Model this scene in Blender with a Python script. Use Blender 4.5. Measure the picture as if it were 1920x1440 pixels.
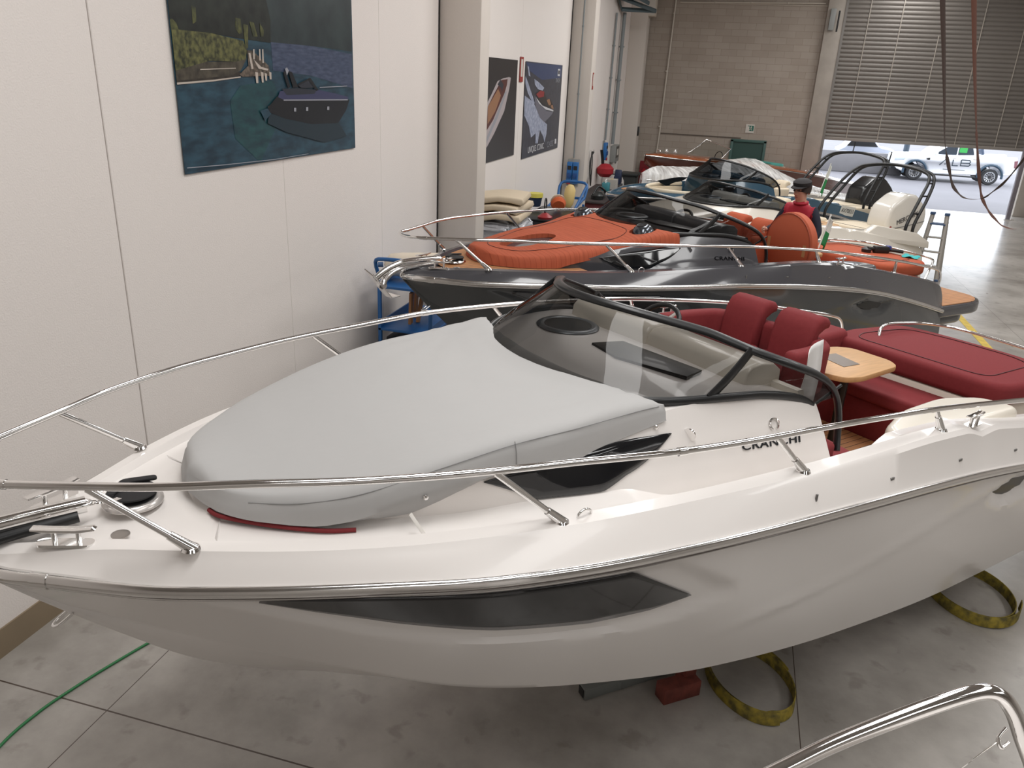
import bpy, bmesh, math, random
import numpy as np
from mathutils import Vector, Matrix, Euler
random.seed(7)
PI = math.pi
S = bpy.context.scene
COL = S.collection
for o in list(bpy.data.objects): bpy.data.objects.remove(o)

# ---------------------------------------------------------------- camera
H = 3.5
def cam_axes(roll, pitch, yaw):
    cr, sr, cp, sp, cy, sy = math.cos(roll), math.sin(roll), math.cos(pitch), math.sin(pitch), math.cos(yaw), math.sin(yaw)
    f = Vector((sy*cp, cy*cp, -sp)); r = Vector((cy, -sy, 0)); d = f.cross(r)
    return r*cr + d*sr, -r*sr + d*cr, f
r_, d_, f_ = cam_axes(-4.74e-2, .3739, -.2561)
cd = bpy.data.cameras.new('camera'); cam = bpy.data.objects.new('camera', cd); COL.objects.link(cam)
cd.sensor_width = 36; cd.lens = 1475.2/1920*36; cd.clip_start = .05; cd.clip_end = 400
m3 = Matrix((( r_.x, -d_.x, -f_.x), (r_.y, -d_.y, -f_.y), (r_.z, -d_.z, -f_.z)))
cam.matrix_world = Matrix.Translation((0, 0, H)) @ m3.to_4x4()
S.camera = cam

# ---------------------------------------------------------------- world, lights, exposure
S.view_settings.view_transform = 'Standard'; S.view_settings.look = 'None'
S.view_settings.gamma = 1; S.view_settings.use_curve_mapping = False
S.view_settings.exposure = 0.08
wd = bpy.data.worlds.new('sky'); S.world = wd; wd.use_nodes = True
bg = wd.node_tree.nodes['Background']; bg.inputs[0].default_value = (.86, .92, 1, 1); bg.inputs[1].default_value = 5.0
ROOM = dict(x0=-3.967, x1=13.0, y0=-8.0, y1=29.0, z1=7.6)
def area(name, loc, sx, sy, power, color=(1, .99, .975), rot=(0, 0, 0)):
    l = bpy.data.lights.new(name, 'AREA'); l.shape = 'RECTANGLE'; l.size = sx; l.size_y = sy; l.energy = power; l.color = color
    o = bpy.data.objects.new(name, l); COL.objects.link(o); o.location = loc; o.rotation_euler = rot
    return o
LAMP_ROWS = [(-.6, 3.0), (-.6, 11), (-.6, 19), (2.6, 1.0), (2.6, 8), (2.6, 15), (2.6, 22.5), (7.4, -1), (7.4, 6), (7.4, 13), (7.4, 21), (2.6, -5), (4.5, 27)]  # last entry is an unseen lamp added to brighten the far end
for i, (x, y) in enumerate(LAMP_ROWS):
    area('ceiling_lamp_light', (x, y, 7.0), 1.2, 4.6, 175 if x < 0 else (85 if y < 2 else 140))

# ---------------------------------------------------------------- helpers
def srgb(r, g, b):
    def c(v):
        v /= 255.
        return v/12.92 if v <= .04045 else ((v+.055)/1.055)**2.4
    return (c(r), c(g), c(b), 1)
MATS = {}
def mat(name, rgb, rough=.5, metal=0, coat=0, spec=.5, noise=0, nscale=8, bump=0, bscale=60, alpha=1, var=None, stretch=None, emis=0):
    if name in MATS: return MATS[name]
    m = bpy.data.materials.new(name); m.use_nodes = True; nt = m.node_tree; b = nt.nodes['Principled BSDF']
    col = srgb(*rgb) if max(rgb) > 1.01 else (*rgb, 1)
    b.inputs['Base Color'].default_value = col; b.inputs['Roughness'].default_value = rough; b.inputs['Metallic'].default_value = metal
    b.inputs['Coat Weight'].default_value = coat; b.inputs['Coat Roughness'].default_value = .04; b.inputs['Specular IOR Level'].default_value = spec
    if emis: b.inputs['Emission Color'].default_value = col; b.inputs['Emission Strength'].default_value = emis
    if noise or bump:
        tc = nt.nodes.new('ShaderNodeTexCoord'); mp = nt.nodes.new('ShaderNodeMapping'); nt.links.new(tc.outputs['Object'], mp.inputs[0])
        if stretch: mp.inputs['Scale'].default_value = stretch
    if noise:
        n = nt.nodes.new('ShaderNodeTexNoise'); n.inputs['Scale'].default_value = nscale; n.inputs['Detail'].default_value = 6
        nt.links.new(mp.outputs[0], n.inputs['Vector'])
        r = nt.nodes.new('ShaderNodeValToRGB'); nt.links.new(n.outputs[0], r.inputs[0])
        v = srgb(*var) if var else tuple(c*(1-noise) for c in col[:3])+(1,)
        r.color_ramp.elements[0].color = v; r.color_ramp.elements[0].position = .35
        r.color_ramp.elements[1].color = col; r.color_ramp.elements[1].position = .65
        nt.links.new(r.outputs[0], b.inputs['Base Color'])
    if bump:
        n2 = nt.nodes.new('ShaderNodeTexNoise'); n2.inputs['Scale'].default_value = bscale; n2.inputs['Detail'].default_value = 3
        nt.links.new(mp.outputs[0], n2.inputs['Vector'])
        bp = nt.nodes.new('ShaderNodeBump'); bp.inputs['Strength'].default_value = bump; bp.inputs['Distance'].default_value = .01
        nt.links.new(n2.outputs[0], bp.inputs['Height']); nt.links.new(bp.outputs[0], b.inputs['Normal'])
    MATS[name] = m; return m
def stripes(name, rgb, dark, period, width, axis='x', rough=.6, ang=0, bump=.3):
    """base colour with thin darker lines every `period` metres along an object axis"""
    if name in MATS: return MATS[name]
    m = mat(name, rgb, rough); nt = m.node_tree; b = nt.nodes['Principled BSDF']
    tc = nt.nodes.new('ShaderNodeTexCoord'); sp = nt.nodes.new('ShaderNodeSeparateXYZ'); nt.links.new(tc.outputs['Object'], sp.inputs[0])
    d = nt.nodes.new('ShaderNodeMath'); d.operation = 'DIVIDE'; nt.links.new(sp.outputs['xyz'.index(axis)], d.inputs[0]); d.inputs[1].default_value = period
    f = nt.nodes.new('ShaderNodeMath'); f.operation = 'FRACT'; nt.links.new(d.outputs[0], f.inputs[0])
    l = nt.nodes.new('ShaderNodeMath'); l.operation = 'LESS_THAN'; nt.links.new(f.outputs[0], l.inputs[0]); l.inputs[1].default_value = width/period
    mp = nt.nodes.new('ShaderNodeMapping'); nt.links.new(tc.outputs['Object'], mp.inputs[0]); sc = [1.5, 1.5, 1.5]; sc['xyz'.index(axis)] = 14; mp.inputs['Scale'].default_value = sc
    n = nt.nodes.new('ShaderNodeTexNoise'); n.inputs['Scale'].default_value = 3; n.inputs['Detail'].default_value = 4; nt.links.new(mp.outputs[0], n.inputs['Vector'])
    r = nt.nodes.new('ShaderNodeValToRGB'); nt.links.new(n.outputs[0], r.inputs[0]); c = srgb(*rgb)
    r.color_ramp.elements[0].color = tuple(v*.72 for v in c[:3])+(1,); r.color_ramp.elements[1].color = tuple(min(1, v*1.15) for v in c[:3])+(1,)
    mx = nt.nodes.new('ShaderNodeMix'); mx.data_type = 'RGBA'; nt.links.new(l.outputs[0], mx.inputs[0]); nt.links.new(r.outputs[0], mx.inputs[6]); mx.inputs[7].default_value = srgb(*dark)
    nt.links.new(mx.outputs[2], b.inputs['Base Color'])
    return m
def glass(name, tint, gloss=.12, rough=.02):
    if name in MATS: return MATS[name]
    m = bpy.data.materials.new(name); m.use_nodes = True; nt = m.node_tree; nt.nodes.clear()
    o = nt.nodes.new('ShaderNodeOutputMaterial'); t = nt.nodes.new('ShaderNodeBsdfTransparent'); g = nt.nodes.new('ShaderNodeBsdfGlossy')
    t.inputs[0].default_value = (*tint, 1); g.inputs['Roughness'].default_value = rough; g.inputs[0].default_value = (1, 1, 1, 1)
    lw = nt.nodes.new('ShaderNodeLayerWeight'); lw.inputs[0].default_value = .25
    mm = nt.nodes.new('ShaderNodeMath'); mm.operation = 'MULTIPLY_ADD'; nt.links.new(lw.outputs['Fresnel'], mm.inputs[0]); mm.inputs[1].default_value = .26; mm.inputs[2].default_value = gloss*.03
    mx = nt.nodes.new('ShaderNodeMixShader'); nt.links.new(mm.outputs[0], mx.inputs[0]); nt.links.new(t.outputs[0], mx.inputs[1]); nt.links.new(g.outputs[0], mx.inputs[2]); nt.links.new(mx.outputs[0], o.inputs[0])
    MATS[name] = m; return m

def link(name, me, parent=None, loc=None, rot=None):
    o = bpy.data.objects.new(name, me); COL.objects.link(o)
    if parent: o.parent = parent
    if loc is not None: o.location = loc
    if rot is not None: o.rotation_euler = rot
    return o
def tag(o, label=None, cat=None, group=None, kind=None):
    if label: o['label'] = label
    if cat: o['category'] = cat
    if group: o['group'] = group
    if kind: o['kind'] = kind
    return o
def thing(name, label, cat, loc=(0, 0, 0), rot=(0, 0, 0), group=None):
    return tag(link(name, None, None, loc, rot), label, cat, group)
def fin(bm, name, m, parent=None, smooth=True, loc=None, rot=None, angle=40):
    bmesh.ops.recalc_face_normals(bm, faces=bm.faces)
    me = bpy.data.meshes.new(name); bm.to_mesh(me); bm.free()
    for mm in (m if isinstance(m, (list, tuple)) else [m]): me.materials.append(mm)
    o = link(name, me, parent, loc, rot)
    if smooth:
        me.shade_smooth()
        bm2 = bmesh.new(); bm2.from_mesh(me); lim = math.radians(angle)
        for e in bm2.edges:
            if len(e.link_faces) == 2 and e.calc_face_angle(0) > lim: e.smooth = False
        bm2.to_mesh(me); bm2.free()
    return o
def rawmesh(name, vs, fs, m, parent=None, smooth=True, angle=40, weld=1e-5, mi=None):
    bm = bmesh.new(); V = [bm.verts.new(v) for v in vs]
    for k, f in enumerate(fs):
        f = [V[i] for i in f]
        if len(set(f)) < 3: continue
        try:
            fc = bm.faces.new(f)
            if mi: fc.material_index = mi[k]
        except ValueError: pass
    if weld: bmesh.ops.remove_doubles(bm, verts=bm.verts, dist=weld)
    return fin(bm, name, m, parent, smooth, angle=angle)
def b_box(bm, c, s, rot=None, bev=0, seg=2):
    M = Matrix.Translation(c)
    if rot: M = M @ Euler(rot).to_matrix().to_4x4()
    r = bmesh.ops.create_cube(bm, size=1, matrix=M @ Matrix.Diagonal((*s, 1)))
    if bev:
        es = {e for v in r['verts'] for e in v.link_edges}
        bmesh.ops.bevel(bm, geom=list(es), offset=bev, segments=seg, profile=.5, affect='EDGES')
def box(name, c, s, m, parent=None, rot=None, bev=0, seg=2, smooth=True):
    """box whose own origin sits at its centre"""
    bm = bmesh.new(); b_box(bm, (0, 0, 0), s, None, bev, seg)
    return fin(bm, name, m, parent, smooth and bev > 0, loc=c, rot=rot)
def b_cyl(bm, p0, p1, r0, r1=None, n=16, cap=True):
    p0, p1 = Vector(p0), Vector(p1); r1 = r0 if r1 is None else r1; d = p1-p0
    q = d.to_track_quat('Z', 'Y').to_matrix().to_4x4()
    bmesh.ops.create_cone(bm, cap_ends=cap, segments=n, radius1=r0, radius2=r1, depth=d.length, matrix=Matrix.Translation((p0+p1)/2) @ q)
def cyl(name, p0, p1, r, m, parent=None, r1=None, n=20):
    bm = bmesh.new(); b_cyl(bm, p0, p1, r, r1, n); return fin(bm, name, m, parent)
def spline(pts, k=8):
    P = [Vector(p) for p in pts]
    if len(P) < 3: return P
    out = []
    for i in range(len(P)-1):
        a, b, c, d = P[max(i-1, 0)], P[i], P[i+1], P[min(i+2, len(P)-1)]
        for j in range(k):
            t = j/k
            out.append(.5*((2*b)+(c-a)*t+(2*a-5*b+4*c-d)*t*t+(3*b-a-3*c+d)*t**3))
    out.append(P[-1]); return out
def b_tube(bm, pts, r, n=10, k=8, closed=False, flat=None, smooth=True):
    P = spline(pts, k) if (smooth and k > 1) else [Vector(p) for p in pts]
    rings = []; up = None
    for i, p in enumerate(P):
        if closed: t = (P[(i+1) % len(P)]-P[i-1])
        else: t = P[min(i+1, len(P)-1)]-P[max(i-1, 0)]
        if t.length < 1e-9: t = Vector((0, 0, 1))
        t.normalize()
        if up is None:
            up = Vector((0, 0, 1)) if abs(t.z) < .9 else Vector((1, 0, 0))
        s = t.cross(up)
        if s.length < 1e-4: s = t.orthogonal()
        s.normalize(); up = s.cross(t).normalized()
        rr = r(i/(len(P)-1)) if callable(r) else r
        ring = []
        for j in range(n):
            a = 2*PI*j/n
            if flat: v = s*math.cos(a)*flat[0]+up*math.sin(a)*flat[1]
            else: v = (s*math.cos(a)+up*math.sin(a))*rr
            ring.append(bm.verts.new(p+v))
        rings.append(ring)
    m_ = len(rings)
    for i in range(m_ if closed else m_-1):
        A, B = rings[i], rings[(i+1) % m_]
        for j in range(n): bm.faces.new((A[j], A[(j+1) % n], B[(j+1) % n], B[j]))
    if not closed:
        bm.faces.new(rings[0][::-1]); bm.faces.new(rings[-1])
def tube(name, pts, r, m, parent=None, n=10, k=8, closed=False, flat=None, smooth=True):
    bm = bmesh.new(); b_tube(bm, pts, r, n, k, closed, flat, smooth); return fin(bm, name, m, parent, angle=60)
def b_lathe(bm, prof, n=24, M=Matrix()):
    rings = []
    for r, z in prof:
        rings.append([bm.verts.new(M @ Vector((r*math.cos(2*PI*j/n), r*math.sin(2*PI*j/n), z))) for j in range(n)])
    for A, B in zip(rings[:-1], rings[1:]):
        for j in range(n): bm.faces.new((A[j], A[(j+1) % n], B[(j+1) % n], B[j]))
    bm.faces.new(rings[0][::-1]); bm.faces.new(rings[-1])
def lathe(name, prof, m, parent=None, n=28, loc=None, rot=None, angle=40):
    bm = bmesh.new(); b_lathe(bm, prof, n); return fin(bm, name, m, parent, loc=loc, rot=rot, angle=angle)
def b_prism(bm, outline, a0, a1, axis='z', bev=0, seg=2):
    """outline: 2-D points; extruded along axis from a0 to a1. axis z:(x,y) y:(x,z) x:(y,z)"""
    def P(u, v, w): return {'z': (u, v, w), 'y': (u, w, v), 'x': (w, u, v)}[axis]
    A = [bm.verts.new(P(u, v, a0)) for u, v in outline]; B = [bm.verts.new(P(u, v, a1)) for u, v in outline]; n = len(A)
    fs = [bm.faces.new(A), bm.faces.new(B)]
    for i in range(n): fs.append(bm.faces.new((A[i], A[(i+1) % n], B[(i+1) % n], B[i])))
    bmesh.ops.recalc_face_normals(bm, faces=fs)
    if bev:
        es = {e for f in fs[:2] for e in f.edges}
        bmesh.ops.bevel(bm, geom=list(es), offset=bev, segments=seg, profile=.5, affect='EDGES', clamp_overlap=True)
def prism(name, outline, a0, a1, m, parent=None, axis='z', bev=0, seg=2, smooth=True, rot=None, loc=None, angle=40):
    bm = bmesh.new(); b_prism(bm, outline, a0, a1, axis, bev, seg); return fin(bm, name, m, parent, smooth, rot=rot, loc=loc, angle=angle)
def rrect(w, h, r, n=5, cx=0, cy=0):
    o = []
    for sx, sy, a0 in ((1, 1, 0), (-1, 1, 90), (-1, -1, 180), (1, -1, 270)):
        for k in range(n+1):
            a = math.radians(a0+90*k/n); o.append((cx+sx*(w/2-r)+r*math.cos(a), cy+sy*(h/2-r)+r*math.sin(a)))
    return o
def roundpoly(pts, r, n=5):
    out = []; N = len(pts)
    for i in range(N):
        p, a, b = Vector(pts[i]), Vector(pts[i-1]), Vector(pts[(i+1) % N])
        rr = min(r, (a-p).length*.45, (b-p).length*.45); s = p+(a-p).normalized()*rr; e = p+(b-p).normalized()*rr
        for k in range(n+1):
            t = k/n; q = s*(1-t)**2+p*2*t*(1-t)+e*t*t; out.append((q.x, q.y))
    return out
def boolean(o, cutters, op='DIFFERENCE'):
    for c in cutters:
        md = o.modifiers.new('b', 'BOOLEAN'); md.object = c; md.operation = op; md.solver = 'EXACT'
    bpy.context.view_layer.update(); dg = bpy.context.evaluated_depsgraph_get()
    me = bpy.data.meshes.new_from_object(o.evaluated_get(dg)); o.modifiers.clear(); o.data = me
    for c in cutters: bpy.data.objects.remove(c)
def text(name, body, size, m, parent, M, ext=.002, font_sx=1, weight=0, spacing=1):
    cu = bpy.data.curves.new(name, 'FONT'); cu.body = body; cu.size = size; cu.extrude = ext; cu.align_x = 'CENTER'; cu.align_y = 'CENTER'; cu.offset = weight; cu.space_character = spacing
    t = bpy.data.objects.new(name, cu); COL.objects.link(t); bpy.context.view_layer.update()
    me = bpy.data.meshes.new_from_object(t.evaluated_get(bpy.context.evaluated_depsgraph_get())); bpy.data.objects.remove(t)
    me.materials.clear(); me.materials.append(m); me.transform(M @ Matrix.Diagonal((font_sx, 1, 1, 1)))
    return link(name, me, parent)
def frame(origin, xdir, ydir):
    x = Vector(xdir).normalized(); y = Vector(ydir); y = (y-x*y.dot(x)).normalized(); z = x.cross(y)
    return Matrix(((x.x, y.x, z.x, origin[0]), (x.y, y.y, z.y, origin[1]), (x.z, y.z, z.z, origin[2]), (0, 0, 0, 1)))
def pchip(xs, ys):
    xs, ys = np.array(xs, float), np.array(ys, float); h = np.diff(xs); d = np.diff(ys)/h; m = np.zeros(len(xs))
    for i in range(1, len(xs)-1):
        if d[i-1]*d[i] > 0:
            w1, w2 = 2*h[i]+h[i-1], h[i]+2*h[i-1]; m[i] = (w1+w2)/(w1/d[i-1]+w2/d[i])
    m[0], m[-1] = d[0], d[-1]
    def f(x):
        x = min(max(x, xs[0]), xs[-1]); i = min(max(int(np.searchsorted(xs, x))-1, 0), len(h)-1); t = (x-xs[i])/h[i]
        return float((2*t**3-3*t*t+1)*ys[i]+(t**3-2*t*t+t)*h[i]*m[i]+(-2*t**3+3*t*t)*ys[i+1]+(t**3-t*t)*h[i]*m[i+1])
    return f

# ---------------------------------------------------------------- shared materials
CHROME = mat('chrome', (.86, .85, .84), .07, 1)
STEEL = mat('polished_steel', (.78, .77, .76), .16, 1)
BLACK = mat('black_frame', (17, 18, 20), .38, coat=.1)
RUBBER = mat('black_rubber', (26, 26, 28), .6)
TEAK = stripes('teak_planks', (188, 134, 90), (70, 48, 36), .055, .006, 'y')
TEAK2 = mat('oak_top', (203, 158, 108), .45, noise=.16, nscale=5, stretch=(1, 9, 1))
CREAM = mat('cream_gelcoat', (222, 216, 200), .3, coat=.3)

# ================================================================ ROOM
X0, X1, Y0, Y1, Z1 = ROOM['x0'], ROOM['x1'], ROOM['y0'], ROOM['y1'], ROOM['z1']
WALLM = mat('wall_panel', (229, 222, 217), .75, bump=.25, bscale=90)
def floor_material():
    m = bpy.data.materials.new('concrete_floor'); m.use_nodes = True; nt = m.node_tree; b = nt.nodes['Principled BSDF']; L = nt.links.new
    tc = nt.nodes.new('ShaderNodeTexCoord')
    n = nt.nodes.new('ShaderNodeTexNoise'); n.inputs['Scale'].default_value = .9; n.inputs['Detail'].default_value = 9; n.inputs['Roughness'].default_value = .62; L(tc.outputs['Object'], n.inputs['Vector'])
    r = nt.nodes.new('ShaderNodeValToRGB'); L(n.outputs[0], r.inputs[0]); e = r.color_ramp.elements
    e[0].color = srgb(126, 121, 115); e[0].position = .3; e[1].color = srgb(178, 173, 167); e[1].position = .62
    n2 = nt.nodes.new('ShaderNodeTexNoise'); n2.inputs['Scale'].default_value = 5.5; n2.inputs['Detail'].default_value = 8; n2.inputs['Distortion'].default_value = .2; L(tc.outputs['Object'], n2.inputs['Vector'])
    r2 = nt.nodes.new('ShaderNodeValToRGB'); L(n2.outputs[0], r2.inputs[0]); e = r2.color_ramp.elements
    e[0].color = (.42, .38, .35, 1); e[0].position = .30; e[1].color = (1, 1, 1, 1); e[1].position = .40
    mx = nt.nodes.new('ShaderNodeMix'); mx.data_type = 'RGBA'; mx.blend_type = 'MULTIPLY'; mx.inputs[0].default_value = .4; L(r.outputs[0], mx.inputs[6]); L(r2.outputs[0], mx.inputs[7])
    sp = nt.nodes.new('ShaderNodeSeparateXYZ'); L(tc.outputs['Object'], sp.inputs[0]); prev = None
    for ax, off, per in ((0, -3.05, 3.86), (1, 2.80, 3.86)):
        a = nt.nodes.new('ShaderNodeMath'); a.operation = 'SUBTRACT'; L(sp.outputs[ax], a.inputs[0]); a.inputs[1].default_value = off-40*per
        d = nt.nodes.new('ShaderNodeMath'); d.operation = 'DIVIDE'; L(a.outputs[0], d.inputs[0]); d.inputs[1].default_value = per
        f = nt.nodes.new('ShaderNodeMath'); f.operation = 'FRACT'; L(d.outputs[0], f.inputs[0])
        l = nt.nodes.new('ShaderNodeMath'); l.operation = 'LESS_THAN'; L(f.outputs[0], l.inputs[0]); l.inputs[1].default_value = (.006 if ax == 0 else .010)/per
        if prev is None: prev = l
        else:
            q = nt.nodes.new('ShaderNodeMath'); q.operation = 'MAXIMUM'; L(prev.outputs[0], q.inputs[0]); L(l.outputs[0], q.inputs[1]); prev = q
    mj = nt.nodes.new('ShaderNodeMix'); mj.data_type = 'RGBA'; L(prev.outputs[0], mj.inputs[0]); L(mx.outputs[2], mj.inputs[6]); mj.inputs[7].default_value = srgb(70, 58, 50)
    L(mj.outputs[2], b.inputs['Base Color'])
    rr = nt.nodes.new('ShaderNodeMapRange'); L(n2.outputs[0], rr.inputs[0]); rr.inputs[3].default_value = .42; rr.inputs[4].default_value = .22; L(rr.outputs[0], b.inputs['Roughness'])
    b.inputs['Specular IOR Level'].default_value = .5; b.inputs['Coat Weight'].default_value = .5; b.inputs['Coat Roughness'].default_value = .22
    return m
def struct(o): return tag(o, kind='structure')
struct(box('floor', ((X0+X1)/2-.15, (Y0+Y1)/2, -.1), (X1-X0+1, Y1-Y0, .2), None or floor_material(), smooth=False))
bpy.data.objects['floor'].data.transform(Matrix.Translation(((X0+X1)/2-.15, (Y0+Y1)/2, -.1))); bpy.data.objects['floor'].location = (0, 0, 0)
struct(box('floor_outside', (6, Y1+35, -.11), (120, 70, .2), mat('yard_concrete', (98, 96, 100), .85, noise=.12, nscale=.6)))
# left wall: precast panels with open joints
bm = bmesh.new()
edges = [Y0, -4.0, -1.9, .21, 2.32, 4.44, 6.57, 8.68, 10.52]
for a, b in zip(edges[:-1], edges[1:]):
    g = .010 if abs(b-4.44) < .01 else .004
    b_box(bm, (X0-.1, (a+b)/2-g/2, Z1/2), (.2, b-a-g, Z1), bev=.004, seg=1)
for a, b in ((10.95, 14.7), (14.705, 18.86), (19.44, 24), (24.005, Y1)):
    b_box(bm, (X0-.1, (a+b)/2, Z1/2), (.2, b-a, Z1))
struct(fin(bm, 'wall_left', WALLM, smooth=False))
struct(box('wall_left_backing', (X0-.25, (Y0+Y1)/2, Z1/2), (.1, Y1-Y0, Z1), mat('joint_dark', (52, 44, 38), .9), smooth=False))
bpy.data.objects['wall_left_backing'].name = 'trim_9'
struct(box('baseboard_left', (X0+.006, (Y0+10.5)/2, .095), (.012, 10.5-Y0, .19), mat('skirting_beige', (138, 122, 100), .8, noise=.1, nscale=3), smooth=False))
for i, (ya, yb, xe) in enumerate(((10.56, 10.95, -3.40), (18.94, 19.44, -3.45), (28.15, 28.9, -3.42))):
    struct(box('trim_%d' % (i+1), ((X0+xe)/2, (ya+yb)/2, Z1/2), (xe-X0, yb-ya, Z1), mat('column_white', (207, 199, 191), .7, bump=.1, bscale=40), bev=.012))
# far wall of brown grey blocks
def block_material():
    m = bpy.data.materials.new('concrete_blocks'); m.use_nodes = True; nt = m.node_tree; b = nt.nodes['Principled BSDF']; L = nt.links.new
    tc = nt.nodes.new('ShaderNodeTexCoord'); mp = nt.nodes.new('ShaderNodeMapping'); mp.inputs['Rotation'].default_value = (PI/2, 0, 0); L(tc.outputs['Object'], mp.inputs[0])
    br = nt.nodes.new('ShaderNodeTexBrick'); L(mp.outputs[0], br.inputs['Vector']); br.inputs['Scale'].default_value = 1; br.inputs['Brick Width'].default_value = .5; br.inputs['Row Height'].default_value = .2
    br.inputs['Mortar Size'].default_value = .006; br.inputs['Color1'].default_value = srgb(172, 162, 152); br.inputs['Color2'].default_value = srgb(163, 152, 141); br.inputs['Mortar'].default_value = srgb(150, 139, 128); br.inputs['Bias'].default_value = -.2
    n = nt.nodes.new('ShaderNodeTexNoise'); n.inputs['Scale'].default_value = 1.3; n.inputs['Detail'].default_value = 6; L(tc.outputs['Object'], n.inputs['Vector'])
    r = nt.nodes.new('ShaderNodeValToRGB'); L(n.outputs[0], r.inputs[0]); r.color_ramp.elements[0].color = (.82, .8, .78, 1); r.color_ramp.elements[1].color = (1.05, 1.05, 1.05, 1)
    mx = nt.nodes.new('ShaderNodeMix'); mx.data_type = 'RGBA'; mx.blend_type = 'MULTIPLY'; mx.inputs[0].default_value = 1; L(br.outputs[0], mx.inputs[6]); L(r.outputs[0], mx.inputs[7])
    L(mx.outputs[2], b.inputs['Base Color']); b.inputs['Roughness'].default_value = .85; return m
DX0, DX1 = 2.62, 8.7
bm = bmesh.new()
b_box(bm, ((X0-.2+2.1)/2, Y1+.15, Z1/2), (2.1-X0+.2, .3, Z1)); b_box(bm, ((9.3+X1)/2, Y1+.15, Z1/2), (X1-9.3, .3, Z1))
struct(fin(bm, 'wall_back', block_material(), smooth=False))
COLC = mat('raw_concrete', (168, 160, 151), .8, noise=.14, nscale=2.5)
struct(box('trim_4', ((2.08+DX0)/2, Y1+.02, Z1/2), (DX0-2.08, .5, Z1), COLC, bev=.02))
struct(box('trim_5', ((DX1+9.3)/2, Y1+.02, Z1/2), (9.3-DX1, .5, Z1), COLC, bev=.02))
struct(box('trim_6', ((-2.66+2.08)/2, Y1-.012, 5.95), (4.74, .03, .05), mat('lintel_line', (170, 160, 148), .7)))
struct(box('trim_7', ((-2.66+.0)/2, Y1-.012, 1.85), (2.7, .02, .035), mat('lintel_dark', (100, 90, 82), .8)))
# roller shutter, half raised
bm = bmesh.new(); vs = []; pitch = .128; zb = 2.05; n = int((Z1-zb)/pitch)+1
rows = []
for i in range(n):
    z = zb+i*pitch
    for dz, dy in ((0, .0), (.012, -.018), (.06, -.03), (.105, -.018), (.118, 0)):
        rows.append((z+dz, Y1+.06+dy))
R = [[bm.verts.new((x, y, z)) for x in (DX0-.05, DX1+.05)] for z, y in rows]
for a, b in zip(R[:-1], R[1:]): bm.faces.new((a[0], a[1], b[1], b[0]))
door = struct(link('door_1', None, None, (0, 0, 0)))
SHUT = mat('shutter_slats', (118, 112, 106), .5, metal=.1, noise=.12, nscale=.5)
fin(bm, 'slat_curtain', SHUT, door, angle=80)
box('bottom_bar', ((DX0+DX1)/2, Y1+.05, zb-.03), (DX1-DX0, .06, .1), mat('shutter_bar', (140, 134, 128), .5), door, bev=.01)
for x, zt in ((3.35, Z1), (4.3, Z1), (5.45, 5.2), (6.6, Z1), (7.75, Z1), (8.35, Z1)):
    box('guide_tape', (x, Y1+.02, (zb+zt)/2), (.022, .01, zt-zb), mat('guide_tape', (168, 160, 150), .6), door)
struct(box('trim_8', (DX0+.01, Y1-.2, Z1/2), (.07, .1, Z1), mat('shutter_rail', (120, 116, 112), .5, metal=.3)))
# green fire door with frame
gd = struct(link('door_2', None)); GREEN = mat('door_green', (48, 78, 72), .5); GREEN2 = mat('door_frame_green', (60, 92, 86), .5)
box('door_leaf', (.29, Y1-.02, .86), (1.0, .05, 1.72), GREEN, gd)
for c, s in (((-.25, Y1-.05, .9), (.09, .1, 1.8)), ((.83, Y1-.05, .9), (.09, .1, 1.8)), ((.29, Y1-.05, 1.77), (1.17, .1, .09))): box('door_frame', c, s, GREEN2, gd, bev=.01)
cyl('push_bar', (-.1, Y1-.12, .95), (.7, Y1-.12, .95), .02, BLACK, gd)
# remaining shell
GREYW = mat('hall_wall_paint', (196, 190, 184), .8)
struct(box('wall_right', (X1+.1, (Y0+Y1)/2, Z1/2), (.2, Y1-Y0, Z1), GREYW)); struct(box('wall_front', ((X0+X1)/2, Y0-.1, Z1/2), (X1-X0, .2, Z1), GREYW))
struct(box('ceiling', ((X0+X1)/2, (Y0+Y1)/2, Z1+.1), (X1-X0+.4, Y1-Y0+.6, .2), mat('ceiling_grey', (176, 172, 168), .8)))
for y in range(-4, 28, 5): struct(box('trim_%d' % (20+y), ((X0+X1)/2, y+.6, Z1-.2), (X1-X0, .3, .4), GREYW))
struct(box('trim_10', (4.02, 11.3, .002), (.12, 12, .004), mat('yellow_floor_line', (204, 176, 70), .6, noise=.25, nscale=9)))
for i, (x, y) in enumerate(LAMP_ROWS):
    t = thing('ceiling_lamp', 'long white strip lamp housing hung under the hall roof, row by the left wall' if x < 0 else ('long white strip lamp housing under the roof over the boats' if x < 5 else 'long white strip lamp housing under the roof on the open side'), 'lamp', (x, y, 7.05), group='strip lamps by the left wall' if x < 0 else ('strip lamps over the boats' if x < 5 else 'strip lamps on the open side'))
    box('housing', (0, 0, .04), (1.4, 4.8, .06), mat('lamp_white', (225, 225, 222), .5), t, bev=.01)
    for yy in (-1.9, 1.9): cyl('hanger', (0, yy, .07), (0, yy, .5), .01, STEEL, t, n=8)

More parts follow.
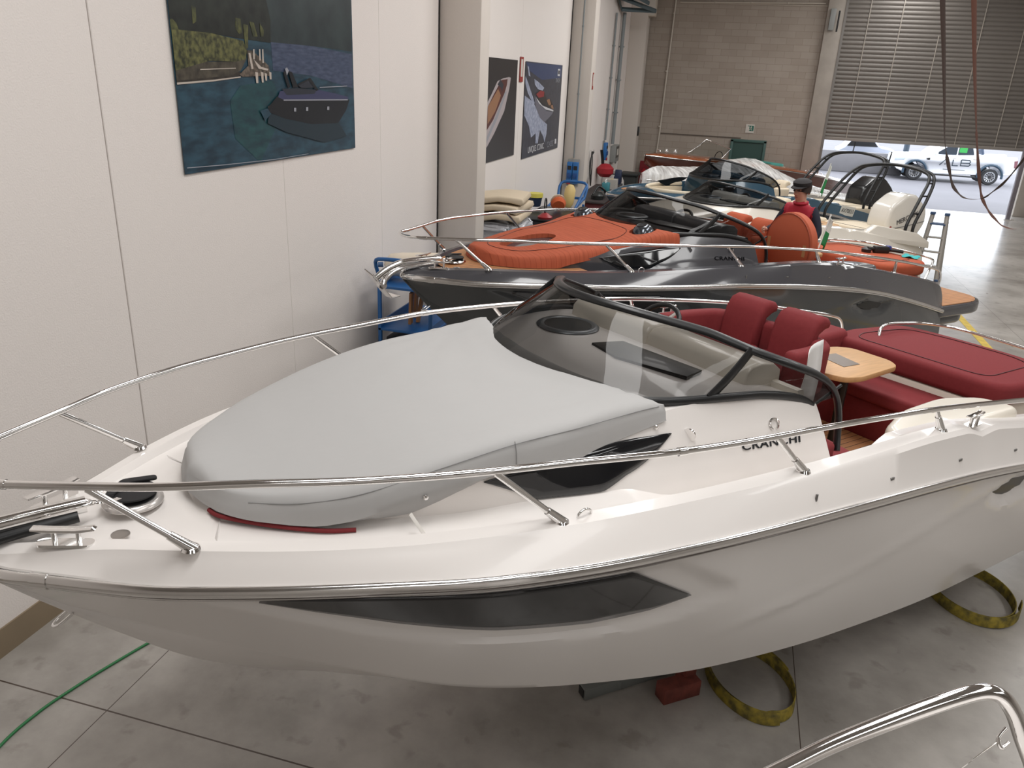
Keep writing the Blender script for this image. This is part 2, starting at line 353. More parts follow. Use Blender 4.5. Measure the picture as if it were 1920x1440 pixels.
# ================================================================ BOATS
# boat frame: origin at the stem on the rubbing strake, x aft, y to starboard, z up
XE = 6.88
f_yr = pchip([0, .07, .2, .5, .8, 1.1, 1.64, 2.32, 2.88, 3.66, 4.9, 5.7, 6.4, 6.88], [.02, .12, .235, .48, .67, .83, 1.06, 1.2, 1.265, 1.3, 1.3, 1.24, 1.15, 1.06])
f_zr = pchip([0, .5, .8, 1.6, 2.3, 2.9, 3.66, 4.9, 5.7, 6.88], [0, .008, .025, .045, .045, .04, .0, -.125, -.28, -.56])
f_yg = pchip([0, .13, .39, .68, 1, 1.35, 1.74, 2.06, 2.37, 2.9, 3.16, 3.79, 5, 5.9, 6.6, 6.88], [.0, .1, .27, .48, .67, .82, .94, 1.02, 1.08, 1.16, 1.18, 1.2, 1.19, 1.13, 1.05, .98])
f_zg = pchip([0, .13, .39, .68, 1, 1.35, 1.74, 2.37, 2.9, 3.79, 4.3, 5.1, 5.87, 6.44, 6.7, 6.88], [.03, .055, .09, .115, .13, .14, .152, .18, .2, .212, .19, .08, -.045, -.145, -.22, -.36])
f_zk = pchip([0, .1, .24, .42, .7, 1.1, 1.6, 2.3, 3.5, 6.88], [-.04, -.15, -.29, -.46, -.70, -.93, -1.11, -1.24, -1.31, -1.37])
f_yc = pchip([0, .3, .5, .7, 1.1, 1.6, 2.1, 2.9, 3.8, 5, 6, 6.88], [.006, .04, .11, .22, .46, .72, .87, 1.0, 1.07, 1.1, 1.1, 1.07])
f_zc = pchip([0, .1, .24, .42, .7, 1.1, 1.6, 2.1, 2.9, 3.8, 5, 6.88], [-.03, -.12, -.24, -.34, -.45, -.56, -.69, -.78, -.91, -1.01, -1.1, -1.15])
f_yb = pchip([.0, .75, 1.0, 1.3, 1.7, 1.86, 2.14, 2.5, 2.8, 3.2, 3.5], [.0, .25, .42, .57, .67, .70, .79, .88, .93, .97, 1.0])
f_yt = pchip([.0, .75, 1.0, 1.3, 1.7, 2.1, 2.5, 2.8, 3.2, 3.5], [.0, .22, .38, .53, .62, .67, .71, .76, .82, .85])
f_zt = pchip([.75, .95, 1.3, 1.7, 2.1, 2.5, 2.8, 3.1, 3.3, 3.45, 3.5], [.11, .12, .20, .265, .335, .395, .425, .42, .40, .36, .33])

def inpoly(x, y, P):
    c = False; n = len(P); j = n-1
    for i in range(n):
        if (P[i][1] > y) != (P[j][1] > y) and x < (P[j][0]-P[i][0])*(y-P[i][1])/(P[j][1]-P[i][1])+P[i][0]: c = not c
        j = i
    return c
def dpoly(x, y, P):
    d = 9
    for i in range(len(P)):
        ax, ay = P[i-1]; bx, by = P[i]; L = (bx-ax)**2+(by-ay)**2; t = max(0, min(1, ((x-ax)*(bx-ax)+(y-ay)*(by-ay))/L))
        d = min(d, math.hypot(x-ax-t*(bx-ax), y-ay-t*(by-ay)))
    return d
WIN = [(.80, -.055), (1.1, -.045), (1.64, -.04), (2.10, -.048), (2.45, -.262), (2.25, -.295), (1.98, -.30), (1.6, -.26), (1.25, -.20), (.98, -.13), (.80, -.075)]
REC = [(.62, -.04), (1.1, -.03), (1.64, -.025), (2.28, -.03), (2.68, -.28), (2.35, -.365), (1.98, -.365), (1.5, -.31), (1.2, -.26), (.9, -.15)]
VENT = [(4.72, -.29), (5.02, -.215), (5.45, -.29), (5.33, -.40), (5.0, -.405)]
def side_pt(x, t):
    """point of the hull side, t=0 under the strake, t=1 at the chine"""
    y0, z0, y1, z1 = f_yr(x)-.018, f_zr(x)-.03, f_yc(x), f_zc(x)
    z0 = max(z0, z1+.001)
    y = y0+(y1-y0)*t; z = z0+(z1-z0)*t
    fl = min(1, x/1.5)
    y += (.035*math.sin(PI*t))*fl*(1 if x > 1.5 else 1) - .02*math.sin(PI*t)*(1-fl)
    return y, z
def hull_y(x, z):
    lo, hi = 0., 1.
    for _ in range(24):
        m = (lo+hi)/2
        if side_pt(x, m)[1] > z: lo = m
        else: hi = m
    return side_pt(x, lo)[0]
def hull_surface(P, off, y_sign, nx=60, nz=10, rec=.018):
    """curved panel on the hull following outline P (x,z), as verts/faces"""
    bmx = bmesh.new()
    return None

def build_hull(parent, m, m_under):
    xs = [0, .02, .05, .1, .16, .24]+list(np.arange(.32, XE, .045))+[XE]; NT = 26
    vs, fs, mi = [], [], []
    for s in (-1, 1):
        base = len(vs); cols = NT+5
        for x in xs:
            vs.append((x, s*f_yr(x), f_zr(x)-.005)); vs.append((x, s*(f_yr(x)-.01), f_zr(x)-.024))
            for k in range(NT+1):
                t = k/NT; y, z = side_pt(x, t)
                if .5 < x < 2.9 and z > -.45:
                    d = dpoly(x, z, REC); inn = inpoly(x, z, REC)
                    dd = max(0, min(1, .5+(d if inn else -d)/.034)); y -= .024*dd*dd*(3-2*dd)
                if 4.5 < x < 5.6 and z > -.5:
                    d = dpoly(x, z, VENT); inn = inpoly(x, z, VENT)
                    dd = max(0, min(1, .3+(d if inn else -d)/.06)); y -= .05*dd
                # long styling crease rising aft
                if x > 2.6:
                    zc = -.62+(x-2.6)*.17; w = (z-zc)/.03
                    if -1 < w < 3: y += .008*(1-abs(w-1)/2)*min(1, (x-2.6)*2)
                vs.append((x, s*max(y, .003), z))
            yc, zc = f_yc(x), f_zc(x); zk = f_zk(x)
            vs.append((x, s*yc*.97, zc-.012)); vs.append((x, s*yc*.5, (zc+zk)/2-.01)); 
        cols = NT+5
        for i in range(len(xs)-1):
            for k in range(cols-1):
                a = base+i*cols+k; fs.append((a, a+1, a+cols+1, a+cols)); mi.append(1 if k >= NT+2 else 0)
        if s == -1: P0 = base
        else: P1 = base
    kb = len(vs)
    for x in xs: vs.append((x, 0, f_zk(x)))
    for b in (P0, P1):
        for i in range(len(xs)-1): fs.append((b+i*cols+cols-1, kb+i, kb+i+1, b+(i+1)*cols+cols-1)); mi.append(1)
    n = len(xs)-1
    fs.append([P0+n*cols+k for k in range(cols)]+[kb+n]+[P1+n*cols+k for k in range(cols-1, -1, -1)]); mi.append(0)
    # stem closing strip
    for k in range(cols-1): fs.append((P0+k, P0+k+1, P1+k+1, P1+k)); mi.append(0)
    return rawmesh('hull', vs, fs, [m, m_under], parent, angle=35, mi=mi)

def side_panel(name, outline, off, m, parent, s, thick=.006):
    """thin curved pane lying on the hull side"""
    P = []
    for i in range(len(outline)):
        a, b = outline[i], outline[(i+1) % len(outline)]; L = math.hypot(a[0]-b[0], a[1]-b[1]); k = max(1, int(L/.06))
        P += [(a[0]+(b[0]-a[0])*j/k, a[1]+(b[1]-a[1])*j/k) for j in range(k)]
    x0, x1 = min(p[0] for p in P), max(p[0] for p in P)
    N = 60; vs, fs = [], []
    def zs(x):
        z = []
        for i in range(len(P)):
            a, b = P[i-1], P[i]
            if (a[0]-x)*(b[0]-x) <= 0 and a[0] != b[0]: z.append(a[1]+(b[1]-a[1])*(x-a[0])/(b[0]-a[0]))
        return (min(z), max(z)) if z else (P[0][1], P[0][1])
    K = 8
    for i in range(N+1):
        x = x0+(x1-x0)*(.002+.996*i/N); lo, hi = zs(x)
        for k in range(K+1):
            z = lo+(hi-lo)*k/K; vs.append((x, s*(hull_y(x, z)+off), z))
    for i in range(N):
        for k in range(K): a = i*(K+1)+k; fs.append((a, a+1, a+K+2, a+K+1))
    o = rawmesh(name, vs, fs, m, parent, angle=60)
    md = o.modifiers.new('s', 'SOLIDIFY'); md.thickness = thick; md.offset = 0
    return o

def build_deck(parent, m, bow=None):
    xs = [0, .02, .05, .1, .16, .24]+list(np.arange(.32, 3.5, .05))+[3.5]
    vs, fs = [], []; N = 0
    def section(x):
        yr, zr, yg, zg = f_yr(x), f_zr(x), min(f_yg(x), f_yr(x)-.004), f_zg(x)
        zs = zg-.03-.02*min(1, max(0, (x-1.3)/.3))-.07*min(1, max(0, (x-2.3)/.2))
        pt = [(yr, zr+.004), (yr-.012, zr+.022), (yg+.03, zg-.022), (yg+.006, zg-.002), (yg-.06, zg+.004), (yg-.078, zs)]
        if x >= .76:
            yb, yt, zt = f_yb(x), f_yt(x), f_zt(x); w = min(1, (x-.76)/.2)
            dp = .045*min(1, max(0, (x-2.45)/.2)); yb = min(yb, yg-.10); zt2 = zs+(zt-zs)*w
            pt += [(yb, zs), (yb-.012, zs+.006), (yt+.03, zs+(zt2-zs)*.82), (yt, zt2), (yt-.05, zt2+.012-dp*.4), (yt*.6, zt2+.03-dp), (yt*.3, zt2+.036-dp), (0, zt2+.038-dp)]
        else:
            c = max(yg-.10, .002)
            for q in (1, .97, .9, .8, .7, .5, .25, 0): pt.append((c*q, zs+.004*(1-q)))
        if bow and .95 < x < 2.55:
            w = min(1, (x-.95)/.12, (2.55-x)/.1); yi = min(f_yg(x)-.16, .80)*(.25+.75*min(1, (x-.95)/.5)); zf = zs-.42*w
            pt = pt[:6]+[(yi+.02, zs), (yi, zs), (yi-.02, zs-.02*w), (yi-.04, zf+.05*w), (yi*.8, zf), (yi*.5, zf), (yi*.25, zf), (0, zf)]
        return [(max(0, y), z) for y, z in pt]
    for s in (-1, 1):
        base = len(vs)
        for x in xs:
            sc = section(x); N = len(sc)
            vs += [(x, s*y, z) for y, z in sc]
        for i in range(len(xs)-1):
            for k in range(N-1):
                a = base+i*N+k; fs.append((a, a+1, a+N+1, a+N))
    o = rawmesh('deck', vs, fs, m, parent, angle=30)
    return o

def build_gunwale(parent, m):
    """side mouldings of the cockpit, aft of the windscreen"""
    xs = list(np.arange(3.5, XE, .06))+[XE]
    vs, fs = [], []
    for s in (-1, 1):
        base = len(vs); N = 8
        for x in xs:
            yr, zr, yg, zg = f_yr(x), f_zr(x), f_yg(x), f_zg(x); zf = min(-.66, zg-.12)
            notch = .035*max(0, 1-abs(x-4.52)/.16) if x < 4.8 else 0
            zs = zg-.118 if x < 3.6 else zg-.118+.118*min(1, (x-3.6)/.25)
            pt = [(yr, zr+.004), (yr-.012, zr+.022), (yg+.03, zg-.022-notch), (yg+.006, zg-.002-notch), (yg-.06, zg+.004-notch), (yg-.085, zs-.01), (yg-.16, zs-.03), (yg-.17, zf)]
            if zf > zr: pt[-1] = (yg-.17, zr-.05)
            vs += [(x, s*y, z) for y, z in pt]
        for i in range(len(xs)-1):
            for k in range(N-1): a = base+i*N+k; fs.append((a, a+1, a+N+1, a+N))
        n = len(xs)-1; fs.append([base+n*N+k for k in range(N)])
    return rawmesh('gunwale', vs, fs, m, parent, angle=30)

TOP0 = [(0, 2.60, .755), (.12, 2.62, .752), (.25, 2.68, .742), (.38, 2.78, .72), (.48, 2.87, .70), (.57, 2.95, .68), (.66, 3.01, .655), (.74, 3.07, .63), (.80, 3.17, .595), (.84, 3.30, .55), (.86, 3.43, .50), (.87, 3.54, .44), (.875, 3.62, .36), (.885, 3.66, .26), (.90, 3.665, .16), (.93, 3.64, .08)]
BASE = [(0, 2.22, .40), (.14, 2.23, .40), (.30, 2.27, .405), (.45, 2.35, .41), (.57, 2.46, .42), (.66, 2.57, .43), (.71, 2.66, .435), (.755, 2.79, .44), (.79, 2.95, .44), (.81, 3.10, .432), (.83, 3.25, .41), (.84, 3.38, .375), (.845, 3.47, .33)]
def resample(P, n):
    P = [Vector((p[1], p[0], p[2])) for p in P]; Q = spline(P, 6); L = [0]
    for a, b in zip(Q[:-1], Q[1:]): L.append(L[-1]+(b-a).length)
    out = []
    for i in range(n+1):
        d = L[-1]*i/n; j = min(max(int(np.searchsorted(L, d))-1, 0), len(Q)-2); t = (d-L[j])/max(1e-9, L[j+1]-L[j]); out.append(Q[j].lerp(Q[j+1], min(t, 1)))
    return out
def build_screen(parent, gm, fm, sc=1.0):
    TOP = [(a, b, .43+(c-.43)*sc) if c > .43 else (a, b, c) for a, b, c in TOP0]
    w = link('windscreen', None, parent)
    top_m, base_m = resample(TOP[:8], 16), resample(BASE[:8], 16)
    top_s, base_s = resample(TOP[7:13], 12), resample(BASE[7:], 12)
    full_t, full_b = top_m+top_s[1:], base_m+base_s[1:]
    vs, fs = [], []; K = 6
    seq = [(Vector((t.x, -t.y, t.z)), Vector((b.x, -b.y, b.z))) for t, b in zip(full_t[::-1], full_b[::-1])]+list(zip(full_t, full_b))[1:]
    for t, b in seq:
        for k in range(K+1):
            q = k/K; p = b.lerp(t, q); bow = .02*math.sin(PI*q); p = p+Vector((-bow, 0, 0)); vs.append(p)
    for i in range(len(seq)-1):
        for k in range(K): a = i*(K+1)+k; fs.append((a, a+1, a+K+2, a+K+1))
    rawmesh('glass_pane', vs, fs, gm, w, angle=80)
    mir = lambda L: [Vector((p.x, -p.y, p.z)) for p in L]
    T = [Vector((p[1], p[0], p[2])) for p in TOP]; B = [Vector((p[1], p[0], p[2]-.004)) for p in BASE]
    tube('top_frame', mir(T)[::-1]+T[1:], .016, fm, w, n=10, k=4, flat=(.017, .027))
    tube('base_frame', mir(B)[::-1]+B[1:], .016, fm, w, n=8, k=4, flat=(.016, .022))
    for s in (-1, 1):
        tube('side_post', [(2.80, s*.757, .44), (2.93, s*.757, .535), (3.06, s*.742, .63)], .016, fm, w, k=4, flat=(.010, .026))
        tube('brace', [(3.50, s*.845, .33), (3.64, s*.875, .42)], .008, fm, w)
    return w

def cushion(name, outline, z0, z1, m, parent, r=.03, axis='z', seg=3): return prism(name, outline, z0, z1, m, parent, axis, bev=r, seg=seg)

def helm_seat(parent, m, base_m):
    s = link('helm_seat', None, parent)
    prism('seat_base', rrect(.42, .82, .06, cx=4.58, cy=.42), -.66, -.08, base_m, s, bev=.01)
    cushion('seat_cushion', rrect(.46, .42, .06, cx=4.52, cy=.215), -.08, .09, m, s); cushion('seat_cushion', rrect(.46, .42, .06, cx=4.52, cy=.64), -.08, .09, m, s)
    # wrap round shell back
    inner = [(4.36, -.005), (4.55, -.005), (4.70, .02), (4.78, .1), (4.80, .42), (4.78, .76), (4.70, .87), (4.5, .9), (4.2, .9)]
    outer = [(4.2, 1.0), (4.55, 1.0), (4.80, .95), (4.90, .8), (4.93, .42), (4.90, .04), (4.80, -.07), (4.60, -.11), (4.36, -.11)]
    P = roundpoly([(x, y) for x, y in inner]+outer, .07, 4)
    cushion('seat_back', P, -.1, .25, m, s, r=.045)
    for y in (.215, .63):
        cushion('bolster', rrect(.13, .41, .05, cx=4.30, cy=y), .02, .19, m, s, r=.05)
    for y in (.22, .66):
        prof = [(4.70, .0), (4.715, .20), (4.74, .31), (4.785, .38), (4.85, .40), (4.92, .385), (4.95, .355), (4.94, .31), (4.89, .30), (4.84, .27), (4.82, .18), (4.80, .0)]
        h = prism('headrest', prof, y-.165, y+.165, m, s, 'y', bev=.045, seg=4, angle=55)
    return s

def build_interior(p, pal, full=True):
    cm, up = pal['mould'], pal['seat']
    sole = prism('cockpit_sole', [(3.3, -1.02), (6.05, -1.0), (6.05, 1.0), (3.3, 1.02)], -.70, -.655, TEAK, p)
    # bulkhead and dash
    bh = [(-.95, -.66), (-.95, .12), (-.84, .30), (-.8, .40), (.8, .40), (.84, .30), (.95, .12), (.95, -.66)]
    prism('bulkhead', bh, 3.40, 3.45, cm, p, 'x', bev=.01)
    hood = [(3.17, .38), (3.18, .47), (3.21, .50), (3.30, .51), (3.40, .50), (3.46, .47), (3.47, .36), (3.17, .36)]
    prism('dash_hood', hood, .06, .72, cm, p, 'y', bev=.03, seg=3)
    hood2 = [(3.19, .38), (3.20, .46), (3.23, .49), (3.3, .50), (3.4, .49), (3.46, .45), (3.47, .36), (3.0, .36)]
    prism('dash_hood', hood2, -.64, .08, cm, p, 'y', bev=.03, seg=3)
    prism('hatch_trim', [(2.86, .14), (3.05, .10), (3.10, -.44), (2.95, -.48), (2.82, -.1)], .41, .430, pal.get('smoke', BLACK), p, bev=.004)
    ht = lathe('deck_hatch', [(.15, 0), (.175, .004), (.185, .016), (.17, .026), (.148, .026), (.14, .02), (.001, .02)], [mat('hatch_ring', (120, 124, 128), .3, .4)], p, loc=(2.97, .49, .403)); 
    lathe('hatch_glass', [(.139, 0), (.139, .006), (.001, .006)], BLACK, ht, loc=(0, 0, .017))
    # instrument cluster, wheel, throttle
    prism('instrument_panel', [(3.40, .50), (3.50, .44), (3.56, .30), (3.42, .30)], .22, .72, BLACK, p, 'y', bev=.01)
    w = thingless('steering_wheel', p, (3.66, .46, .34), (0, math.radians(-52), 0))
    tube('wheel_rim', [(.17*math.cos(a), .17*math.sin(a), 0) for a in np.linspace(0, 2*PI, 24, endpoint=False)], .016, BLACK, w, k=1, closed=True)
    lathe('wheel_hub', [(.001, -.03), (.04, -.03), (.045, 0), (.03, .012), (.001, .014)], BLACK, w)
    for a in (90, 210, 330): tube('spoke', [(0, 0, 0), (.165*math.cos(math.radians(a)), .165*math.sin(math.radians(a)), 0)], .009, STEEL, w, flat=(.014, .006))
    th = tube('throttle_lever', [(3.52, .80, .30), (3.50, .80, .38), (3.47, .80, .46), (3.44, .80, .50)], .018, BLACK, p)
    helm_seat(p, up, cm)
    # port companion seat
    cs = link('companion_seat', None, p)
    cushion('seat_cushion', roundpoly([(3.50, -.95), (3.92, -.93), (3.98, -.56), (3.50, -.45)], .07), -.12, -.01, up, cs)
    prism('seat_base', roundpoly([(3.50, -.93), (3.90, -.91), (3.95, -.58), (3.50, -.48)], .05), -.66, -.12, up, cs, bev=.02)
    cushion('seat_back', roundpoly([(3.50, -.95), (3.60, -.95), (3.60, -.45), (3.50, -.45)], .03), -.05, .14, up, cs, r=.03)
    # starboard coaming pad, aft bench and sun bed
    cushion('coaming_pad', roundpoly([(4.90, 1.02), (4.90, .62), (5.2, .56), (5.9, .60), (6.15, .62), (6.15, .97)], .08), -.35, .02, up, p, r=.05)
    bench = link('aft_bench', None, p)
    cushion('seat_cushion', rrect(.56, 1.15, .05, cx=5.95, cy=.02), -.36, -.25, up, bench)
    prism('seat_base', rrect(.5, 1.1, .05, cx=5.96, cy=.02), -.66, -.36, up, bench, bev=.02)
    cushion('backrest', roundpoly([(6.12, -.60), (6.12, .66), (6.26, .66), (6.26, -.60)], .03), -.30, -.06, up, bench, r=.03)
    sb = link('sun_bed', None, p)
    out = roundpoly([(6.05, -.66), (6.02, .68), (6.30, .78), (7.02, .68), (7.08, .3), (7.08, -.3), (7.0, -.66), (6.5, -.74)], .16, 6)
    cushion('mattress', out, -.20, -.03, up, sb, r=.05, seg=4)
    prism('bed_base', [(x*.96+.26, y*.93) for x, y in out], -.66, -.20, pal['hull'] if pal.get('dark') else cm, sb, bev=.02)
    seam = roundpoly([(6.16, -.50), (6.14, .55), (6.32, .62), (6.88, .55), (6.96, .2), (6.96, -.3), (6.86, -.50)], .14, 6)
    tube('piping', [(x, y, -.028) for x, y in seam], .0045, pal['piping'], sb, n=6, k=1, closed=True)
    for k in range(9):
        pass
    # table
    if pal.get('table', True):
        tb = link('cockpit_table', None, p)
        prism('table_top', roundpoly([(4.90, .02), (4.96, -.12), (5.10, -.16), (5.60, -.12), (5.68, -.02), (5.68, .30), (5.58, .39), (5.3, .43), (5.0, .38), (4.92, .2)], .05, 4), -.03, .012, TEAK2, tb, bev=.01)
        prism('cup_tray', [(5.16, .03), (5.34, .02), (5.40, .26), (5.22, .28)], .012, .015, mat('tray_mirror', (92, 76, 62), .35, .2), tb)
        cyl('table_leg', (5.3, .08, -.66), (5.3, .08, -.03), .03, BLACK, tb)
    # port aft moulding
    am = prism('arm_moulding', roundpoly([(4.10, -1.07), (4.18, -.86), (4.55, -.74), (5.0, -.72), (5.30, -.84), (5.35, -1.08)], .10, 6), -.40, .09, cm, p, bev=.05, seg=4)
    am2 = prism('arm_moulding_foot', roundpoly([(4.3, -1.05), (4.34, -.86), (5.2, -.80), (5.25, -1.05)], .08, 6), -.66, -.38, cm, p, bev=.02)
def thingless(name, parent, loc, rot=(0, 0, 0)): return link(name, None, parent, loc, rot)

COVT = ([.72, .76, .83, .95, 1.1, 1.3, 1.4, 1.62, 1.78, 2.0, 2.2, 2.5, 2.56], [0, .20, .32, .43, .53, .60, .62, .65, .665, .69, .70, .72, .725], [.72, .9, 1.1, 1.3, 1.4, 1.62, 1.78, 2.0, 2.2, 2.5, 2.56], [.205, .22, .255, .30, .325, .37, .395, .415, .432, .458, .46], [.72, 1.0, 1.15, 1.25, 1.33, 1.6, 1.75, 2.1, 2.25, 2.4, 2.56], [.13, .13, .15, .18, .205, .25, .265, .27, .295, .325, .35])
def build_pad(parent, m, piping, name='sun_pad', grow=0., thick=0., crown=.03, holes=True, skirt=.0, wrinkle=0, seedv=0, tabs=None):
    ytab = pchip([.72, .76, .83, .95, 1.15, 1.35, 1.6, 1.9, 2.2, 2.45, 2.56], [0, .20, .30, .42, .52, .575, .61, .63, .68, .735, .745])
    ztab = pchip([.72, .9, 1.1, 1.3, 1.5, 1.75, 1.9, 2.1, 2.3, 2.56], [.205, .205, .22, .25, .285, .315, .34, .39, .43, .47])
    btab = pchip([.72, .8, 1.1, 1.26, 1.36, 1.6, 1.8, 2.2, 2.56], [.11, .11, .12, .125, .155, .205, .235, .30, .35])
    if tabs: ytab, ztab, btab = pchip(tabs[0], tabs[1]), pchip(tabs[2], tabs[3]), pchip(tabs[4], tabs[5])
    NU, NV = 46, 40; vs, fs = [], []; rim = []
    def wr(x, y):
        if not wrinkle: return 0
        a = math.atan2(y-.62, x-2.3); b = math.atan2(y+.62, x-2.4); da = math.hypot(y-.62, x-2.3); db = math.hypot(y+.62, x-2.4)
        return wrinkle*(math.sin(a*19)*math.exp(-da*2.6)+math.sin(b*15)*math.exp(-db*2.2)+.35*math.sin(x*7+y*3))
    for i in range(NU+1):
        u = i/NU; u2 = u**1.15
        for j in range(NV+1):
            v = -1+2*j/NV; vv = math.sin(v*PI/2)*.35+v*.65
            xb = 2.40+.15*abs(vv)**2.2+grow; x = (.725-grow)+u2*(xb-.725+grow)
            y = vv*(ytab(x)+grow)
            e = max(0, abs(vv)-.90)/.10; ue = max(0, .05-u)/.05; be = max(0, u-.955)/.045
            edge = max(e, ue, be)
            z = ztab(x)+thick+crown*(1-vv*vv)-.02*edge**3+wr(x, y)
            vs.append((x, y, z))
    idx = lambda i, j: i*(NV+1)+j
    for i in range(NU):
        for j in range(NV): fs.append((idx(i, j), idx(i, j+1), idx(i+1, j+1), idx(i+1, j)))
    loop = [idx(i, 0) for i in range(NU+1)]+[idx(NU, j) for j in range(1, NV+1)]+[idx(i, NV) for i in range(NU-1, -1, -1)]+[idx(0, j) for j in range(NV-1, 0, -1)]
    def deck_z(x, y):
        zs = f_zg(x)-.014; ay = abs(y)
        if x < .76: return zs
        w = min(1, (x-.76)/.2); yt, yb = f_yt(x), min(f_yb(x), f_yg(x)-.10); zt = zs+(f_zt(x)-zs)*w
        if ay <= yt: return zt+.036*(1-ay/yt)+.004
        return zt-(zt-zs)*min(1, (ay-yt)/max(.02, yb-yt))+.004
    prev = loop
    for k, (o, q) in enumerate(((.014, .35), (.020, .7), (.024, 1.))):
        cur = []
        for a in loop:
            x, y, z = vs[a]; zb = btab(x)-skirt*.5
            n = Vector((x-1.7, y*2.2, 0)).normalized() if abs(y) < .3 and x > 2.3 else Vector(((x-1.5)*.4, y*1.8, 0)).normalized()
            X, Y_ = x+n.x*o, y+n.y*o
            if q == 1: zb = max(zb, deck_z(X, Y_)+.002)
            vs.append((X, Y_, z+(zb-z)*q+wr(x*2, y*2)*.4)); cur.append(len(vs)-1)
        for t in range(len(loop)):
            t2 = (t+1) % len(loop); fs.append((prev[t], cur[t], cur[t2], prev[t2]))
        prev = cur
    base_i = len(vs)
    lmap = {a: prev[t] for t, a in enumerate(loop)}; low = []
    for i in range(NU+1):
        for j in range(NV+1):
            a = idx(i, j)
            if a in lmap: low.append(lmap[a])
            else:
                x, y, z = vs[a]; vs.append((x, y, max(deck_z(x, y)+.003, .0))); low.append(len(vs)-1)
    for i in range(NU):
        for j in range(NV): fs.append((low[idx(i, j)], low[idx(i+1, j)], low[idx(i+1, j+1)], low[idx(i, j+1)]))
    o = rawmesh(name, vs, fs, m, parent, angle=50, weld=1e-4)
    if holes:
        cut = [prism('c', [(1.30+.30*math.cos(a), .175*math.sin(a)) for a in np.linspace(0, 2*PI, 40, endpoint=False)], 0.13, .6, m)]
        for s in (-1, 1): cut.append(prism('c', [(2.30+.15*math.cos(a)+s*0, s*.50+.10*math.sin(a)) for a in np.linspace(0, 2*PI, 28, endpoint=False)], .405, .7, m))
        boolean(o, cut)
        o.data.shade_smooth()
        b2 = bmesh.new(); b2.from_mesh(o.data)
        for e in b2.edges:
            if len(e.link_faces) == 2 and e.calc_face_angle(0) > .8: e.smooth = False
        b2.to_mesh(o.data); b2.free()
        def top(x, y):
            vv = y/max(.05, ytab(x)); return ztab(x)+crown*(1-vv*vv)+.001
        P = roundpoly([(.86, 0), (1.0, .26), (1.45, .44), (2.05, .50), (2.20, .40), (2.22, 0), (2.20, -.40), (2.05, -.50), (1.45, -.44), (1.0, -.26)], .14, 5)
        tube('piping', [(x, y, top(x, y)) for x, y in P], .004, piping, o, n=6, k=1, closed=True)
        for s in (-1, 1):
            sp_ = lathe('speaker_pod', [(.115, 0), (.11, .03), (.085, .075), (.055, .098), (.001, .10)], mat('pod_gunmetal', (88, 92, 98), .15, .7), parent, loc=(2.31, s*.50, .40), rot=(0, math.radians(-18), 0))
            lathe('speaker_cone', [(.05, 0), (.05, .012), (.015, .004), (.001, .01)], BLACK, sp_, loc=(0, 0, .093))
    return o

def stanchion(p, b, t, m):
    s = tube('stanchion', [b, t], .0125, m, p, n=12)
    d = (Vector(t)-Vector(b)).normalized(); b = Vector(b)
    bm = bmesh.new(); b_cyl(bm, b-d*.015, b+d*.085, .022, .016, 14); b_cyl(bm, b+Vector((0, 0, -.004)), b+Vector((0, 0, .006)), .034, .028, 16)
    q = fin(bm, 'foot', CHROME, s); return s
RAIL = [(-.02, .02, .365), (.0, .09, .365), (.05, .15, .365), (.11, .19, .366), (.34, .345, .378), (.53, .47, .39), (.8, .60, .4), (1.07, .715, .4), (1.35, .815, .402), (1.6, .885, .403), (1.88, .95, .403), (2.08, 1.0, .402), (2.33, 1.055, .40), (2.72, 1.10, .39), (3.17, 1.125, .375), (3.72, 1.145, .345), (4.22, 1.155, .305), (5.04, 1.16, .215), (5.7, 1.13, .125), (6.2, 1.08, .045), (6.5, 1.05, -.01), (6.62, 1.04, -.05), (6.68, 1.035, -.13), (6.69, 1.03, -.22)]
def build_rail(p):
    g = link('guard_rail', None, p)
    R = [(x, -y, z) for x, y, z in RAIL][::-1]+[(x, y, z) for x, y, z in RAIL][1:]
    tube('rail_tube', R, .0145, CHROME, g, n=14, k=5)
    for s in (-1, 1):
        for b, t in (((.62, .45, .125), (.34, .345, .37)), ((1.85, .94, .155), (1.57, .878, .395)), ((3.03, 1.15, .205), (2.86, 1.11, .375)), ((4.15, 1.17, .2), (4.09, 1.152, .31)), ((5.55, 1.13, .015), (5.55, 1.135, .14))):
            stanchion(g, (b[0], s*b[1], b[2]), (t[0], s*t[1], t[2]), CHROME)
        for x, a in ((.16, 0), (2.33, 0)):
            q = min(RAIL, key=lambda r: abs(r[0]-x)); i = RAIL.index(q); d = Vector(RAIL[i+1])-Vector(q); d.y *= s; c = Vector((q[0], s*q[1], q[2])); d.normalize()
            cyl('rail_sleeve', c-d*.02, c+d*.02, .017, CHROME, g)
    return g
def build_cleat(p, c, ang, L=.19):
    cl = thingless('cleat', p, c, (0, 0, ang))
    pl = prism('cleat_plate', rrect(L, .05, .024), -.004, .006, CHROME, cl)
    for x in (-.035, .045): cyl('cleat_post', (x, 0, 0), (x, 0, .05), .009, CHROME, cl, n=12)
    prism('cleat_bar', [(-L*.55, .055), (-.04, .048), (.05, .048), (L*.55, .058), (L*.5, .066), (.04, .060), (-.04, .060), (-L*.55, .062)], -.018, .018, CHROME, cl, 'y', bev=.003)
    return cl

